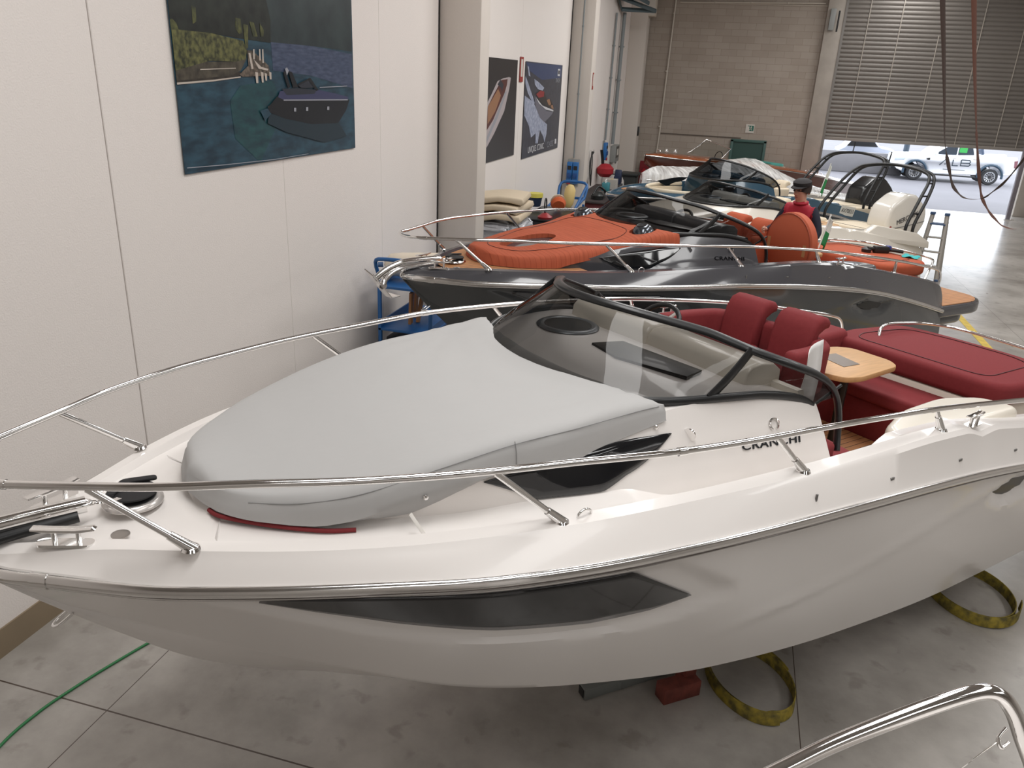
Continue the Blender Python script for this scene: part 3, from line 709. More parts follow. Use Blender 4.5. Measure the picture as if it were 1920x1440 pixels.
def build_boat(name, label, pos, yaw, pitch, pal, opt):
    root = thing(name, label, 'boat', pos, (0, pitch, yaw))
    hm, dm = pal['hull'], pal['deck']
    build_hull(root, hm, pal.get('under', hm)); build_deck(root, dm, opt.get('bow')); build_gunwale(root, dm)
    # rubbing strake
    rs = [(x, f_yr(x)+.004, f_zr(x)-.006) for x in [0.0, .03, .07, .13, .2, .35, .5, .7, .9, 1.2, 1.5, 1.9, 2.3, 2.8, 3.3, 3.9, 4.5, 5.1, 5.7, 6.3, 6.88]]
    S_ = link('rubbing_strake', None, root)
    tube('strake_profile', [(x, -y, z) for x, y, z in rs][::-1]+[(-.012, 0, 0)]+rs, .016, STEEL, S_, n=12, k=6, flat=(.017, .027))
    for s in (-1, 1):
        tube('joint_sleeve', [(.155, s*(f_yr(.155)+.004), f_zr(.155)-.006), (.2, s*(f_yr(.2)+.004), f_zr(.2)-.006)], .02, STEEL, S_, flat=(.021, .031), smooth=False)
        tube('insert_line', [(x, s*(y+.0165), z-.010) for x, y, z in rs[4:]], .003, mat('strake_insert', (110, 104, 100), .3, .8), S_, n=6, k=6)
    # hull and cabin windows
    for s in (-1, 1):
        side_panel('hull_window', WIN, -.017, pal['window'], root, s)
        P = [(1.72, .24, .655), (2.60, .335, .735), (2.16, .15, .785), (1.90, .135, .715)]
        vs = []
        W = [(1.70, .90), (1.86, .02), (2.14, .02), (2.62, .88), (2.3, .93), (2.0, .92)]
        W = roundpoly([(1.67, .95), (1.90, .01), (2.19, .01), (2.585, .90), (2.4, .93), (2.0, .97)], .03, 3)
        def trunk(x, q, off=.006):
            zs = f_zg(x)-.03-.02*min(1, max(0, (x-1.3)/.3))-.07*min(1, max(0, (x-2.3)/.2)); yb = min(f_yb(x), f_yg(x)-.10)-.012; yt = f_yt(x)+.03; zt = f_zt(x)
            z1 = zs+(zt-zs)*.82; y = yb+(yt-yb)*q; z = zs+.006+(z1-zs-.006)*q; return Vector((x, s*(y+off), z+off*.3))
        # fill as grid columns
        N, K = 40, 5; x0, x1 = min(w[0] for w in W)+.002, max(w[0] for w in W)-.002; vs, fs = [], []
        for i in range(N+1):
            x = x0+(x1-x0)*i/N; zz = []
            for a, b in zip(W, W[1:]+W[:1]):
                if (a[0]-x)*(b[0]-x) <= 0 and a[0] != b[0]: zz.append(a[1]+(b[1]-a[1])*(x-a[0])/(b[0]-a[0]))
            lo, hi = min(zz), max(zz)
            for k in range(K+1): vs.append(trunk(x, lo+(hi-lo)*k/K))
        for i in range(N):
            for k in range(K): a = i*(K+1)+k; fs.append((a, a+1, a+K+2, a+K+1))
        o = rawmesh('cabin_window', vs, fs, pal['window'], root, angle=60); md = o.modifiers.new('s', 'SOLIDIFY'); md.thickness = .008
        if opt.get('detail'):
            nv = trunk(2.66, .8, .004); nl = thingless('navigation_light', root, nv, (0, 0, s*math.radians(70)))
            lathe('light_ring', [(.001, 0), (.032, 0), (.032, .008), (.022, .016), (.001, .016)], CHROME, nl, loc=(0, 0, 0), rot=(math.radians(-75 if s < 0 else 75), 0, 0))
            ue = tube('pad_eye', [(1.92, s*.955, .145), (1.92, s*.955, .175), (1.95, s*.955, .19), (1.98, s*.955, .175), (1.98, s*.955, .145)], .005, CHROME, root)
            v = side_panel('air_intake', [(4.86, -.315), (5.02, -.25), (5.36, -.30), (5.28, -.365), (5.06, -.375)], -.045, BLACK, root, s)
    build_screen(root, pal['glass'], BLACK, opt.get('screen', 1.0))
    build_interior(root, pal)
    if not opt.get('outboard'): build_rail(root)
    # stern rail round the sun bed
    sr = [(6.40, .50, -.10), (6.41, .52, -.03), (6.46, .545, .02), (6.56, .56, .035), (6.75, .56, .03), (7.05, .48, .02), (7.22, .30, .01), (7.26, .0, .0), (7.24, -.4, -.01), (7.14, -.60, -.01), (6.98, -.72, -.02), (6.7, -.86, -.08), (6.5, -.95, -.18)]
    if not opt.get('outboard'): tube('stern_rail', sr, .0135, CHROME, root, n=12, k=6)
    # swim platform
    if opt.get('outboard'): return root
    plat = roundpoly([(6.70, -1.08), (7.75, -1.04), (8.05, -.85), (8.12, 0), (8.05, .85), (7.75, 1.04), (6.70, 1.08)], .2, 6)
    sp = prism('swim_platform', plat, -.66, -.515, dm, root, bev=.035, seg=3); 
    prism('teak_panel', [(7.35+(x-7.35)*.94, y*.95) for x, y in plat], -.515, -.506, TEAK, sp, bev=.002)
    bmx = bmesh.new(); b_prism(bmx, [(x if x < 7 else 6.9+(x-6.9)*.75, y*.93) for x, y in plat], -.80, -.66, bev=.05, seg=3); fin(bmx, 'platform_support', hm, root)
    if opt.get('detail'):
        for s in (-1, 1): build_cleat(root, (.27, s*.165, .086), s*math.radians(28))
        for s in (-1, 1): build_cleat(root, (4.5, s*1.17, .165), s*math.radians(-4), L=.15)
        # windlass with capstan, chain stopper and plate
        wl = thingless('windlass', root, (.52, .02, .10)); wl.scale = (1.0, 1.0, .62)
        lathe('windlass_base', [(.001, 0), (.11, 0), (.11, .012), (.095, .03), (.001, .03)], mat('windlass_white', (205, 200, 196), .25, .5) if not pal.get('dark') else CHROME, wl)
        lathe('gypsy', [(.001, .03), (.075, .03), (.085, .04), (.06, .05), (.088, .062), (.088, .072), (.001, .085)], RUBBER, wl)
        prism('cover_arm', roundpoly([(-.10, -.02), (-.02, .085), (.10, .07), (.10, .04), (0, .05), (-.07, -.03)], .02), .075, .095, RUBBER, wl, bev=.004)
        prism('motor_cap', rrect(.10, .055, .02, cx=-.04, cy=-.035), .03, .075, CHROME, wl, bev=.01)
        # anchor on its roller
        an = link('anchor', None, root)
        tube('shank', [(.36, .0, .135), (.12, 0, .125), (-.02, 0, .11), (-.16, 0, .055), (-.27, 0, -.03)], .016, CHROME, an, flat=(.026, .032), k=5)
        tube('roller_arm', [(.33, .0, .10), (.1, 0, .08), (-.06, 0, .055), (-.16, 0, -.01), (-.19, 0, -.07)], .02, BLACK if not pal.get('dark') else STEEL, an, flat=(.042, .026), k=5)
        lathe('roller', [(.001, -.03), (.035, -.03), (.025, 0), (.035, .03), (.001, .03)], CHROME, an, loc=(-.20, 0, -.08), rot=(PI/2, 0, 0))
        rawmesh('fluke', [(-.26, 0, -.02), (-.33, .10, .045), (-.16, .13, -.17), (-.02, 0, -.20), (-.16, -.13, -.17), (-.33, -.10, .045), (-.24, 0, -.06), (-.16, 0, -.19)], [(0, 1, 6), (1, 2, 6), (2, 7, 6), (2, 3, 7), (3, 4, 7), (4, 6, 7), (4, 5, 6), (5, 0, 6)], CHROME, an, smooth=False).modifiers.new('s', 'SOLIDIFY').thickness = .008
        ch = bmesh.new()
        for k in range(7):
            c = Vector((.36+k*.022, .002, .135-k*.002)); ang = PI/2*(k % 2)
            b_tube(ch, [c+Vector((.014*math.cos(a), .008*math.sin(a)*math.cos(ang), .008*math.sin(a)*math.sin(ang))) for a in np.linspace(0, 2*PI, 8, endpoint=False)], .0035, 5, 1, True)
        fin(ch, 'anchor_chain', CHROME, an); tube('shackle', [(.30, -.015, .135), (.36, -.018, .14), (.375, 0, .14), (.36, .018, .14), (.30, .015, .135)], .008, CHROME, an)
        lathe('fuel_cap', [(.001, 0), (.032, 0), (.032, .003), (.02, .005), (.001, .004)], mat('cap_steel', (170, 165, 160), .3, .9), root, loc=(.44, -.19, .086))
        tube('bow_eye', [(.27, -.02, -.30), (.22, -.02, -.335), (.2, 0, -.345), (.22, .02, -.335), (.27, .02, -.30)], .006, CHROME, root)
        for x, dz, dx in ((3.03, 0, 0), (3.59, .0, 1), (4.24, -.01, 1), (4.9, -.05, 1)):
            y = f_yr(x); yg = f_yg(x); q = .38
            c = Vector((x, -(y-.012+(yg+.03-y+.012)*q)-.001, f_zr(x)+.022+(f_zg(x)-.044-f_zr(x))*q))
            box('vent_fitting', c, (.012 if dx == 0 else .03, .008, .05 if dx == 0 else .014), mat('fitting_grey', (120, 118, 116), .3, .6), root, bev=.002)
        # emblem and name on the coaming
        ax = [trunkpt(x, .62) for x in (2.95, 3.35)]; up = trunkpt(3.15, .9)-trunkpt(3.15, .3); M = frame((ax[0]+ax[1])/2+Vector((0, -.004, 0)), ax[1]-ax[0], up)
        em = pal['emblem']
        text('name_lettering', 'CRANCHI', .052, em, root, M @ Matrix.Translation((-.02, -.038, 0)), font_sx=1.55, ext=.0015, spacing=1.1, weight=.0008)
        c0 = M @ Vector((0, .05, .004)); bmx = bmesh.new()
        b_tube(bmx, [M @ Vector((.028*math.cos(a), .05+.026*math.sin(a), .004)) for a in np.linspace(-1.1, 2*PI-2.0, 14)], .005, 6, 2)
        fin(bmx, 'emblem', CHROME, root)
    return root
def trunkpt(x, q, s=-1, off=.003):
    zs = f_zg(x)-.118; yb = min(f_yb(x), f_yg(x)-.10)-.012; yt = f_yt(x)+.03; zt = f_zt(x); z1 = zs+(zt-zs)*.82
    return Vector((x, s*(yb+(yt-yb)*q+off), zs+(z1-zs)*q))
def on_boat(o, boat, loc, rot=(0, 0, 0)):
    """stands a separate thing aboard a boat: its own world placement, not a child"""
    Mb = Matrix.Translation(boat.location) @ boat.rotation_euler.to_matrix().to_4x4(); M = Mb @ Matrix.Translation(loc) @ Euler(rot).to_matrix().to_4x4()
    o.location = M.to_translation(); o.rotation_euler = M.to_euler()

GEL_W = mat('white_gelcoat', (234, 229, 225), .3, coat=.22)
GEL_H = mat('white_hull', (226, 222, 219), .25, coat=.3)
GEL_G = mat('grey_gelcoat', (72, 72, 76), .16, coat=.45)
GEL_GH = mat('grey_hull', (66, 69, 71), .16, coat=.35)
RED = mat('red_upholstery', (127, 52, 55), .7, spec=.12, bump=.15, bscale=300, noise=.06, nscale=40)
REDP = mat('red_piping', (70, 18, 24), .5)
ORG = mat('orange_upholstery', (176, 88, 62), .7, spec=.12, bump=.15, bscale=300, noise=.06, nscale=40)
ORGP = mat('orange_piping', (92, 40, 26), .5)
ORGR = stripes('orange_ribbed', (188, 92, 62), (150, 66, 44), .045, .008, 'y', .65)
SMOKE = glass('smoked_glass', (.27, .265, .26), .3)
DSMOKE = glass('dark_smoked_glass', (.16, .17, .18), .4)
WINM = mat('window_black', (16, 18, 22), .08, coat=.6)
palW = dict(hull=GEL_H, under=GEL_H, deck=GEL_W, mould=mat('ivory_mould', (226, 219, 206), .3, coat=.3), seat=RED, piping=REDP, window=WINM, glass=SMOKE, emblem=mat('letter_grey', (60, 62, 66), .25, .6))
palG = dict(hull=GEL_GH, under=mat('antifoul_grey', (70, 72, 72), .5), deck=GEL_G, mould=mat('grey_mould', (78, 79, 82), .3, coat=.4), seat=ORG, piping=ORGP, window=WINM, glass=SMOKE, emblem=mat('letter_dark', (34, 36, 42), .2, .8), dark=True)
PIT = 2.0048; 
NEAR = build_boat('motor_boat', 'large white motor boat with red seats and grey bow cover in the foreground', (-2.366, 1.756, H-1.661), math.radians(49.88), math.radians(2.0048), palW, dict(detail=True))
GREYB = build_boat('motor_boat', 'dark grey motor boat with orange cushions and teak foredeck behind the white boat', (-2.747, 6.444, H-1.716), math.radians(46.45), math.radians(2.02), palG, dict(detail=True))
# orange foredeck pad and teak foredeck of the grey boat
dk = []
vs, fs = [], []
xs = list(np.arange(.36, 1.5, .06))
for i, x in enumerate(xs):
    y = f_yg(x)-.10; z = f_zg(x)-.0125
    vs += [(x, -y, z), (x, y, z)]
    if i: a = 2*i; fs.append((a-2, a-1, a+1, a))
rawmesh('teak_foredeck', vs, fs, TEAK, GREYB, smooth=False)
PADM = stripes('orange_ribbed_pad', (178, 92, 66), (156, 76, 54), .045, .005, 'x', .7); PADM.node_tree.nodes['Principled BSDF'].inputs['Specular IOR Level'].default_value = .12
pad = build_pad(None, PADM, ORGP); pad.name = 'sun_pad'; on_boat(pad, GREYB, (0, 0, 0)); 
for c in [o for o in bpy.data.objects if o.name.startswith('speaker_pod') and o.parent is None]:
    loc = c.location.copy(); rot = tuple(c.rotation_euler); c.parent = GREYB
tag(pad, 'thick orange ribbed sun pad with an oval opening on the grey boat bow', 'sun pad')
COVM = mat('cover_fabric', (178, 177, 176), .6, spec=.25, bump=.35, bscale=5, stretch=(1, 2.2, 1))
cov = build_pad(None, COVM, None, 'bow_cover', grow=.0, thick=.0, crown=.025, holes=False, wrinkle=.0055, tabs=COVT); on_boat(cov, NEAR, (0, 0, 0))
tag(cov, 'pale grey fabric cover stretched over the bow pad of the white boat', 'boat cover')
_cy, _cz = pchip(COVT[0], COVT[1]), pchip(COVT[2], COVT[3])
def cover_pt(x, s=-1, dy=.004, dz=-.008): return Vector((x, s*(_cy(x)+dy), _cz(x)-.02+.004+dz))
tube('cover_seam', [cover_pt(x) for x in (.85, 1.0, 1.2, 1.5, 1.8, 2.1, 2.4, 2.52)], .0016, mat('seam_grey', (130, 130, 130), .6), cov, n=5)
for x in (1.42, 2.5):
    q = cover_pt(x); lathe('press_stud', [(.001, 0), (.011, 0), (.009, .006), (.001, .008)], CHROME, cov, loc=(q.x, q.y-.022, q.z-.085), rot=(PI/2, 0, 0))
tube('cover_strap', [(1.33, -.70, .20), (1.36, -.735, .14), (1.37, -.76, .115)], .01, mat('strap_white', (214, 210, 204), .7), NEAR, flat=(.012, .003))
tube('cover_cross_seam', [Vector((1.80, -.668, .385)), Vector((1.80, -.686, .34)), Vector((1.80, -.692, .29))], .0016, mat('seam_grey', (130, 130, 130), .6), cov, n=5)
rp = [(x, y, .114) for x, y in [(.745, -.20), (.765, -.26), (.85, -.355), (.955, -.452), (1.07, -.538), (1.17, -.582)]]
tube('pad_edge', rp, .009, RED, NEAR, k=4)

# ---------------------------------------------------------------- the boats further back
def arch(parent, m, x0, lean=.75, h=1.05):
    a = link('tower_arch', None, parent)
    for d in (0, .2):
        pts = [(x0+d, -1.0, -.02), (x0+d+.02, -.99, .2), (x0+d+.30, -.92, .62), (x0+d+.56-d*.3, -.82, h-.12), (x0+d+.68-d*.4, -.6, h), (x0+d+.70-d*.4, 0, h+.06), (x0+d+.68-d*.4, .6, h), (x0+d+.56-d*.3, .82, h-.12), (x0+d+.30, .92, .62), (x0+d+.02, .99, .2), (x0+d, 1.0, -.02)]
        tube('arch_tube', pts, .028, m, a, n=10, k=6)
    for s in (-1, 1):
        for x, y, z in ((.14, .96, .36), (.34, .9, .66), (.52, .84, .88)):
            tube('arch_rung', [(x0+x, s*y, z), (x0+x+.2-(.04 if z > .8 else 0), s*y, z)], .016, m, a)
    tube('antenna', [(x0+.7, .2, h+.05), (x0+.72, .2, h+.28)], .012, m, a)
    return a
def outboard(parent, m, decal, x0, dark=False):
    e = link('outboard_engine', None, parent)
    side = roundpoly([(x0, .10), (x0+.06, .36), (x0+.42, .60), (x0+.72, .60), (x0+1.10, .34), (x0+1.14, .05), (x0+.95, -.24), (x0+.2, -.20), (x0+.02, -.08)], .10, 5)
    prism('cowling', side, -.24, .24, m, e, 'y', bev=.075, seg=4, angle=50)
    tube('cowling_seam', [(x0+.02, -.243, -.05), (x0+.5, -.245, .0), (x0+1.08, -.243, .10)], .006, mat('cowling_seam_grey', (90, 88, 86), .6), e)  # grey line along the cowling joint
    prism('midsection', [(x0+.3, -.2), (x0+.75, -.2), (x0+.68, -.95), (x0+.42, -.95)], -.09, .09, m, e, 'y', bev=.03)
    prism('gearcase', [(x0+.32, -1.0), (x0+.85, -1.0), (x0+.80, -1.1), (x0+.40, -1.28)], -.05, .05, m, e, 'y', bev=.02)
    prism('engine_bracket', [(x0-.15, -.3), (x0+.3, -.2), (x0+.35, -.7), (x0-.05, -.75)], -.16, .16, BLACK, e, 'y', bev=.02)
    bm = bmesh.new(); b_cyl(bm, (x0+.84, 0, -1.06), (x0+.96, 0, -1.06), .05, .03)
    for k in range(3):
        a = k*2*PI/3; b_box(bm, (x0+.9, .12*math.cos(a), -1.06+.12*math.sin(a)), (.02, .16, .10), (a, .5, 0), .01)
    fin(bm, 'propeller', STEEL, e)
    return e
NAVY = mat('navy_hull', (26, 46, 62), .12, coat=.7); TEAL = mat('blue_gelcoat', (52, 80, 98), .18, coat=.4)
BEIGE = mat('beige_upholstery', (222, 208, 184), .6)
WOFF = mat('off_white_gelcoat', (225, 219, 208), .2, coat=.4)
palC = dict(hull=WOFF, under=WOFF, deck=WOFF, mould=WOFF, seat=BEIGE, piping=BLACK, window=WINM, glass=DSMOKE, emblem=BLACK)
palD = dict(hull=NAVY, under=NAVY, deck=TEAL, mould=TEAL, seat=BEIGE, piping=BLACK, window=WINM, glass=DSMOKE, emblem=BLACK)
WB = build_boat('motor_boat', 'off-white open motor boat with white outboard engine and black tower arch', (-2.2, 11.9, 1.38), .75, .035, palC, dict(screen=.9, outboard=True))
outboard(WB, mat('engine_white', (226, 222, 214), .2, coat=.5), None, 6.72); arch(WB, BLACK, 6.25)
text('engine_lettering', 'MERCURY', .13, mat('decal_dark', (60, 60, 64), .4), WB, frame((7.27, -.249, .16), (1, 0, .34), (-.34, 0, 1)), ext=.002)
lathe('engine_badge', [(.001, 0), (.03, 0), (.001, .004)], mat('badge_red', (150, 50, 40), .4), WB, loc=(6.85, -.245, -.02), rot=(PI/2, 0, 0))
prism('quarter_moulding', [(4.95, .03), (5.25, .20), (6.35, .06), (6.72, -.10), (6.75, -.22), (4.9, .0)], -1.19, -1.05, WOFF, WB, 'y', bev=.02)
BB = build_boat('motor_boat', 'blue motor boat with cream bow lounge, black outboard engine and tower arch', (-2.35, 15.6, 1.42), .75, .05, palD, dict(screen=1.1, bow=True, outboard=True))
outboard(BB, mat('engine_black', (24, 25, 27), .25, coat=.5), None, 6.95); arch(BB, BLACK, 5.4+.75)
for k in range(2): tube('engine_stripe', [(7.5+k*.07, -.252, -.02), (7.95+k*.06, -.252, .28)], .012, mat('stripe_white', (215, 215, 210), .4), BB)
prism('bow_lounge', roundpoly([(1.1, -.05), (1.35, -.50), (1.7, -.66), (2.42, -.68), (2.42, .68), (1.7, .66), (1.35, .50), (1.1, .05)], .08), -.26, -.14, BEIGE, BB, bev=.04)
for s in (-1, 1):
    tube('coaming_roll', [(1.02, 0, .12), (1.15, s*.30, .125), (1.4, s*.56, .13), (1.7, s*.72, .14), (2.1, s*.79, .155), (2.45, s*.80, .17)], .03, BEIGE, BB, flat=(.03, .045))
    rawmesh('lounge_wall', [(x, s*y, z) for x, y in ((1.06, .06), (1.2, .34), (1.45, .55), (1.75, .68), (2.2, .745), (2.45, .75)) for z in (-.2, .12)], [(2*i, 2*i+1, 2*i+3, 2*i+2) for i in range(5)], BEIGE, BB)
prism('bow_step', roundpoly([(.30, 0), (.55, -.20), (.92, -.18), (.92, .18), (.55, .20)], .05), .105, .118, TEAK, BB)
pm = mat('plate_white', (220, 218, 210), .5)
M = frame((5.35, -1.262, -.04), (1, .04, -.1), (0, -.1, 1)); pl = link('registration_plate', None, BB)
bm = bmesh.new(); bmesh.ops.create_cube(bm, size=1, matrix=M @ Matrix.Translation((0, 0, -.004)) @ Matrix.Diagonal((.46, .20, .008, 1))); fin(bm, 'plate_panel', pm, pl, smooth=False)
text('plate_digits', 'AX70B33', .12, mat('plate_ink', (40, 44, 50), .5), pl, M @ Matrix.Translation((0, 0, .001)), font_sx=.85)

# classic mahogany runabout along the far wall
MAHO = stripes('varnished_mahogany', (150, 82, 48), (96, 48, 30), .07, .004, 'y', .16); MAHO2 = mat('mahogany_side', (92, 44, 30), .14, coat=.7, noise=.2, nscale=4, stretch=(1, 1, 10))
def runabout(name, label, pos, yaw, pitch, L, B, deckm, sidem, sheer, cockpit):
    r = thing(name, label, 'boat', pos, (0, pitch, yaw))
    fy = pchip([0, .04*L, .15*L, .4*L, .7*L, L], [.02, .22*B, .6*B, B, .97*B, .74*B]); fz = pchip([0, .5*L, L], [0, -.20*sheer, -sheer])
    xs = [0, .05, .12]+list(np.arange(.25, L, .2))+[L]; vs, fs, mi = [], [], []; N = 13
    for s in (-1, 1):
        b = len(vs)
        for x in xs:
            y, z = fy(x), fz(x); u = x/L; zk = z-.25-.75*min(1, x/1.6); yc = y*(.35+.55*min(1, u*2.2)); zc = z-.25-.42*min(1, x/1.4)
            vs += [(x, s*0, z+.10*(1-(2*u-1)**2*.4)*min(1, x*2)), (x, s*y*.5, z+.075*min(1, x*2)), (x, s*(y-.03), z+.02), (x, s*y, z)]
            for k in range(1, 7): t = k/7; vs.append((x, s*(y+(yc-y)*t-.04*math.sin(PI*t)*(1-u)), z+(zc-z)*t))
            vs += [(x, s*yc, zc), (x, s*yc*.5, (zc+zk)/2), (x, 0, zk)]
        for i in range(len(xs)-1):
            for k in range(N-1): a = b+i*N+k; fs.append((a, a+1, a+N+1, a+N)); mi.append(0 if k < 3 else 1)
        n = len(xs)-1; fs.append([b+n*N+k for k in range(N)]); mi.append(1)
    h = rawmesh('hull', vs, fs, [deckm, sidem], r, angle=35, mi=mi)
    cuts = [prism('c', rrect(x1-x0, 2*w, .15, cx=(x0+x1)/2), -.75, .5, deckm) for x0, x1, w in cockpit]
    boolean(h, cuts)
    for x0, x1, w in cockpit:
        prism('cockpit_floor', rrect(x1-x0, 2*w, .15, cx=(x0+x1)/2), -.72, -.68, BEIGE, r)
        tube('cockpit_coaming', [(x, y, fz(x)+.105*max(.3, 1-abs(y)/fy(x)*.9)) for x, y in rrect(x1-x0, 2*w, .15, cx=(x0+x1)/2)], .02, BEIGE, r, n=6, k=1, closed=True)
        prism('bench_seat', rrect(.5, 2*w-.1, .05, cx=x1-.32), -.68, -.35, BEIGE, r, bev=.03)
        prism('seat_back', rrect(.14, 2*w-.1, .05, cx=x1-.1), -.40, fz(x1)+.06, BEIGE, r, bev=.03)
    for s in (-1, 1): tube('rub_strip', [(x, s*(fy(x)+.005), fz(x)-.02) for x in xs], .014, CHROME, r, n=6, k=1)
    return r, fy, fz
RW, fy, fz = runabout('classic_runabout', 'varnished mahogany classic runabout moored nearest the block wall', (-2.55, 23.6, 1.55), .75, .057, 8.1, 1.15, MAHO, MAHO2, .42, [(1.75, 3.3, .72), (4.1, 5.0, .62)])
ws = link('v_windscreen', None, RW)
for s in (-1, 1):
    rawmesh('screen_pane', [(1.55, 0, .12), (2.15, s*.78, .08), (2.55, s*.66, .36), (2.15, 0, .55)], [(0, 1, 2, 3)], glass('clear_glass', (.8, .82, .8), .2), ws, smooth=False)
    tube('screen_frame', [(1.55, 0, .12), (2.15, 0, .55), (2.55, s*.66, .36), (2.15, s*.78, .08)], .013, CHROME, ws, k=1)
for x, y in ((.85, .15), (1.2, .18)): 
    lathe('deck_vent', [(.001, 0), (.045, 0), (.05, .03), (.03, .09), (.001, .1)], CHROME, RW, loc=(x, y, .09))
tube('bow_handle', [(.45, -.08, .10), (.45, -.05, .15), (.45, .05, .15), (.45, .08, .10)], .012, CHROME, RW)
for x in (6.2, 6.5, 6.8, 7.1): tube('deck_rail', [(x-.12, -.35, fz(x)+.07), (x-.05, -.35, fz(x)+.12), (x+.05, -.35, fz(x)+.12), (x+.12, -.35, fz(x)+.07)], .012, CHROME, RW)
tube('stern_wheel', [(3.0+.02*math.sin(a), .3+.17*math.cos(a), .05+.17*math.sin(a)) for a in np.linspace(0, 2*PI, 16, endpoint=False)], .012, BLACK, RW, k=1, closed=True)
tp = prism('turquoise_seat_cover', rrect(.55, .8, .1, cx=4.95, cy=.1), -.16, .02, mat('turquoise_cover', (70, 150, 140), .6), RW, bev=.04)
# white runabout under clear film
PW, fy2, fz2 = runabout('runabout', 'white runabout shrouded in clear plastic film beside the mahogany one', (-2.15, 19.8, 1.30), .8, .05, 7.2, 1.1, mat('white_deck', (214, 208, 200), .25), mat('white_side', (206, 202, 196), .25), .35, [(1.9, 3.6, .7)])
FILM = bpy.data.materials.new('clear_film'); FILM.use_nodes = True; nt = FILM.node_tree; b = nt.nodes['Principled BSDF']; b.inputs['Base Color'].default_value = (.86, .86, .85, 1); b.inputs['Roughness'].default_value = .25
nz = nt.nodes.new('ShaderNodeTexNoise'); nz.inputs['Scale'].default_value = 3.2; nz.inputs['Detail'].default_value = 5; tc = nt.nodes.new('ShaderNodeTexCoord'); mp = nt.nodes.new('ShaderNodeMapping'); mp.inputs['Scale'].default_value = (3.5, .8, .8)
nt.links.new(tc.outputs['Object'], mp.inputs[0]); nt.links.new(mp.outputs[0], nz.inputs['Vector']); mr = nt.nodes.new('ShaderNodeMapRange'); nt.links.new(nz.outputs[0], mr.inputs[0]); mr.inputs[1].default_value = .3; mr.inputs[2].default_value = .7; mr.inputs[3].default_value = .22; mr.inputs[4].default_value = .85
nt.links.new(mr.outputs[0], b.inputs['Alpha']); bp = nt.nodes.new('ShaderNodeBump'); bp.inputs['Distance'].default_value = .05; nt.links.new(nz.outputs[0], bp.inputs['Height']); nt.links.new(bp.outputs[0], b.inputs['Normal'])
vs, fs = [], []; NX, NY = 60, 28
hz = pchip([-.05, .4, 1.4, 2.2, 2.9, 3.6, 4.2, 5.2, 6.4, 7.3], [.10, .28, .30, .36, .55, .62, .46, .20, .0, -.12])
for i in range(NX+1):
    x = -.05+7.3*i/NX; w = fy2(min(max(x, .0), 7.2))+.03
    for j in range(NY+1):
        v = -1+2*j/NY; fall = max(0, abs(v)-.8)/.2
        pk = hz(x); z = fz2(min(max(x, 0), 7.2))*.5+pk*(1-abs(v)**1.6)*1.0+.03-.26*fall+.012*math.sin(i*1.9+j*.8)*(1-fall)
        vs.append((x, v*w*(1.0), z))
for i in range(NX):
    for j in range(NY): a = i*(NY+1)+j; fs.append((a, a+1, a+NY+2, a+NY+1))
film = rawmesh('plastic_film', vs, fs, FILM, None, angle=80); film.location = PW.location; film.rotation_euler = PW.rotation_euler
tag(film, 'crinkled clear plastic film draped over the white runabout', 'plastic sheet')

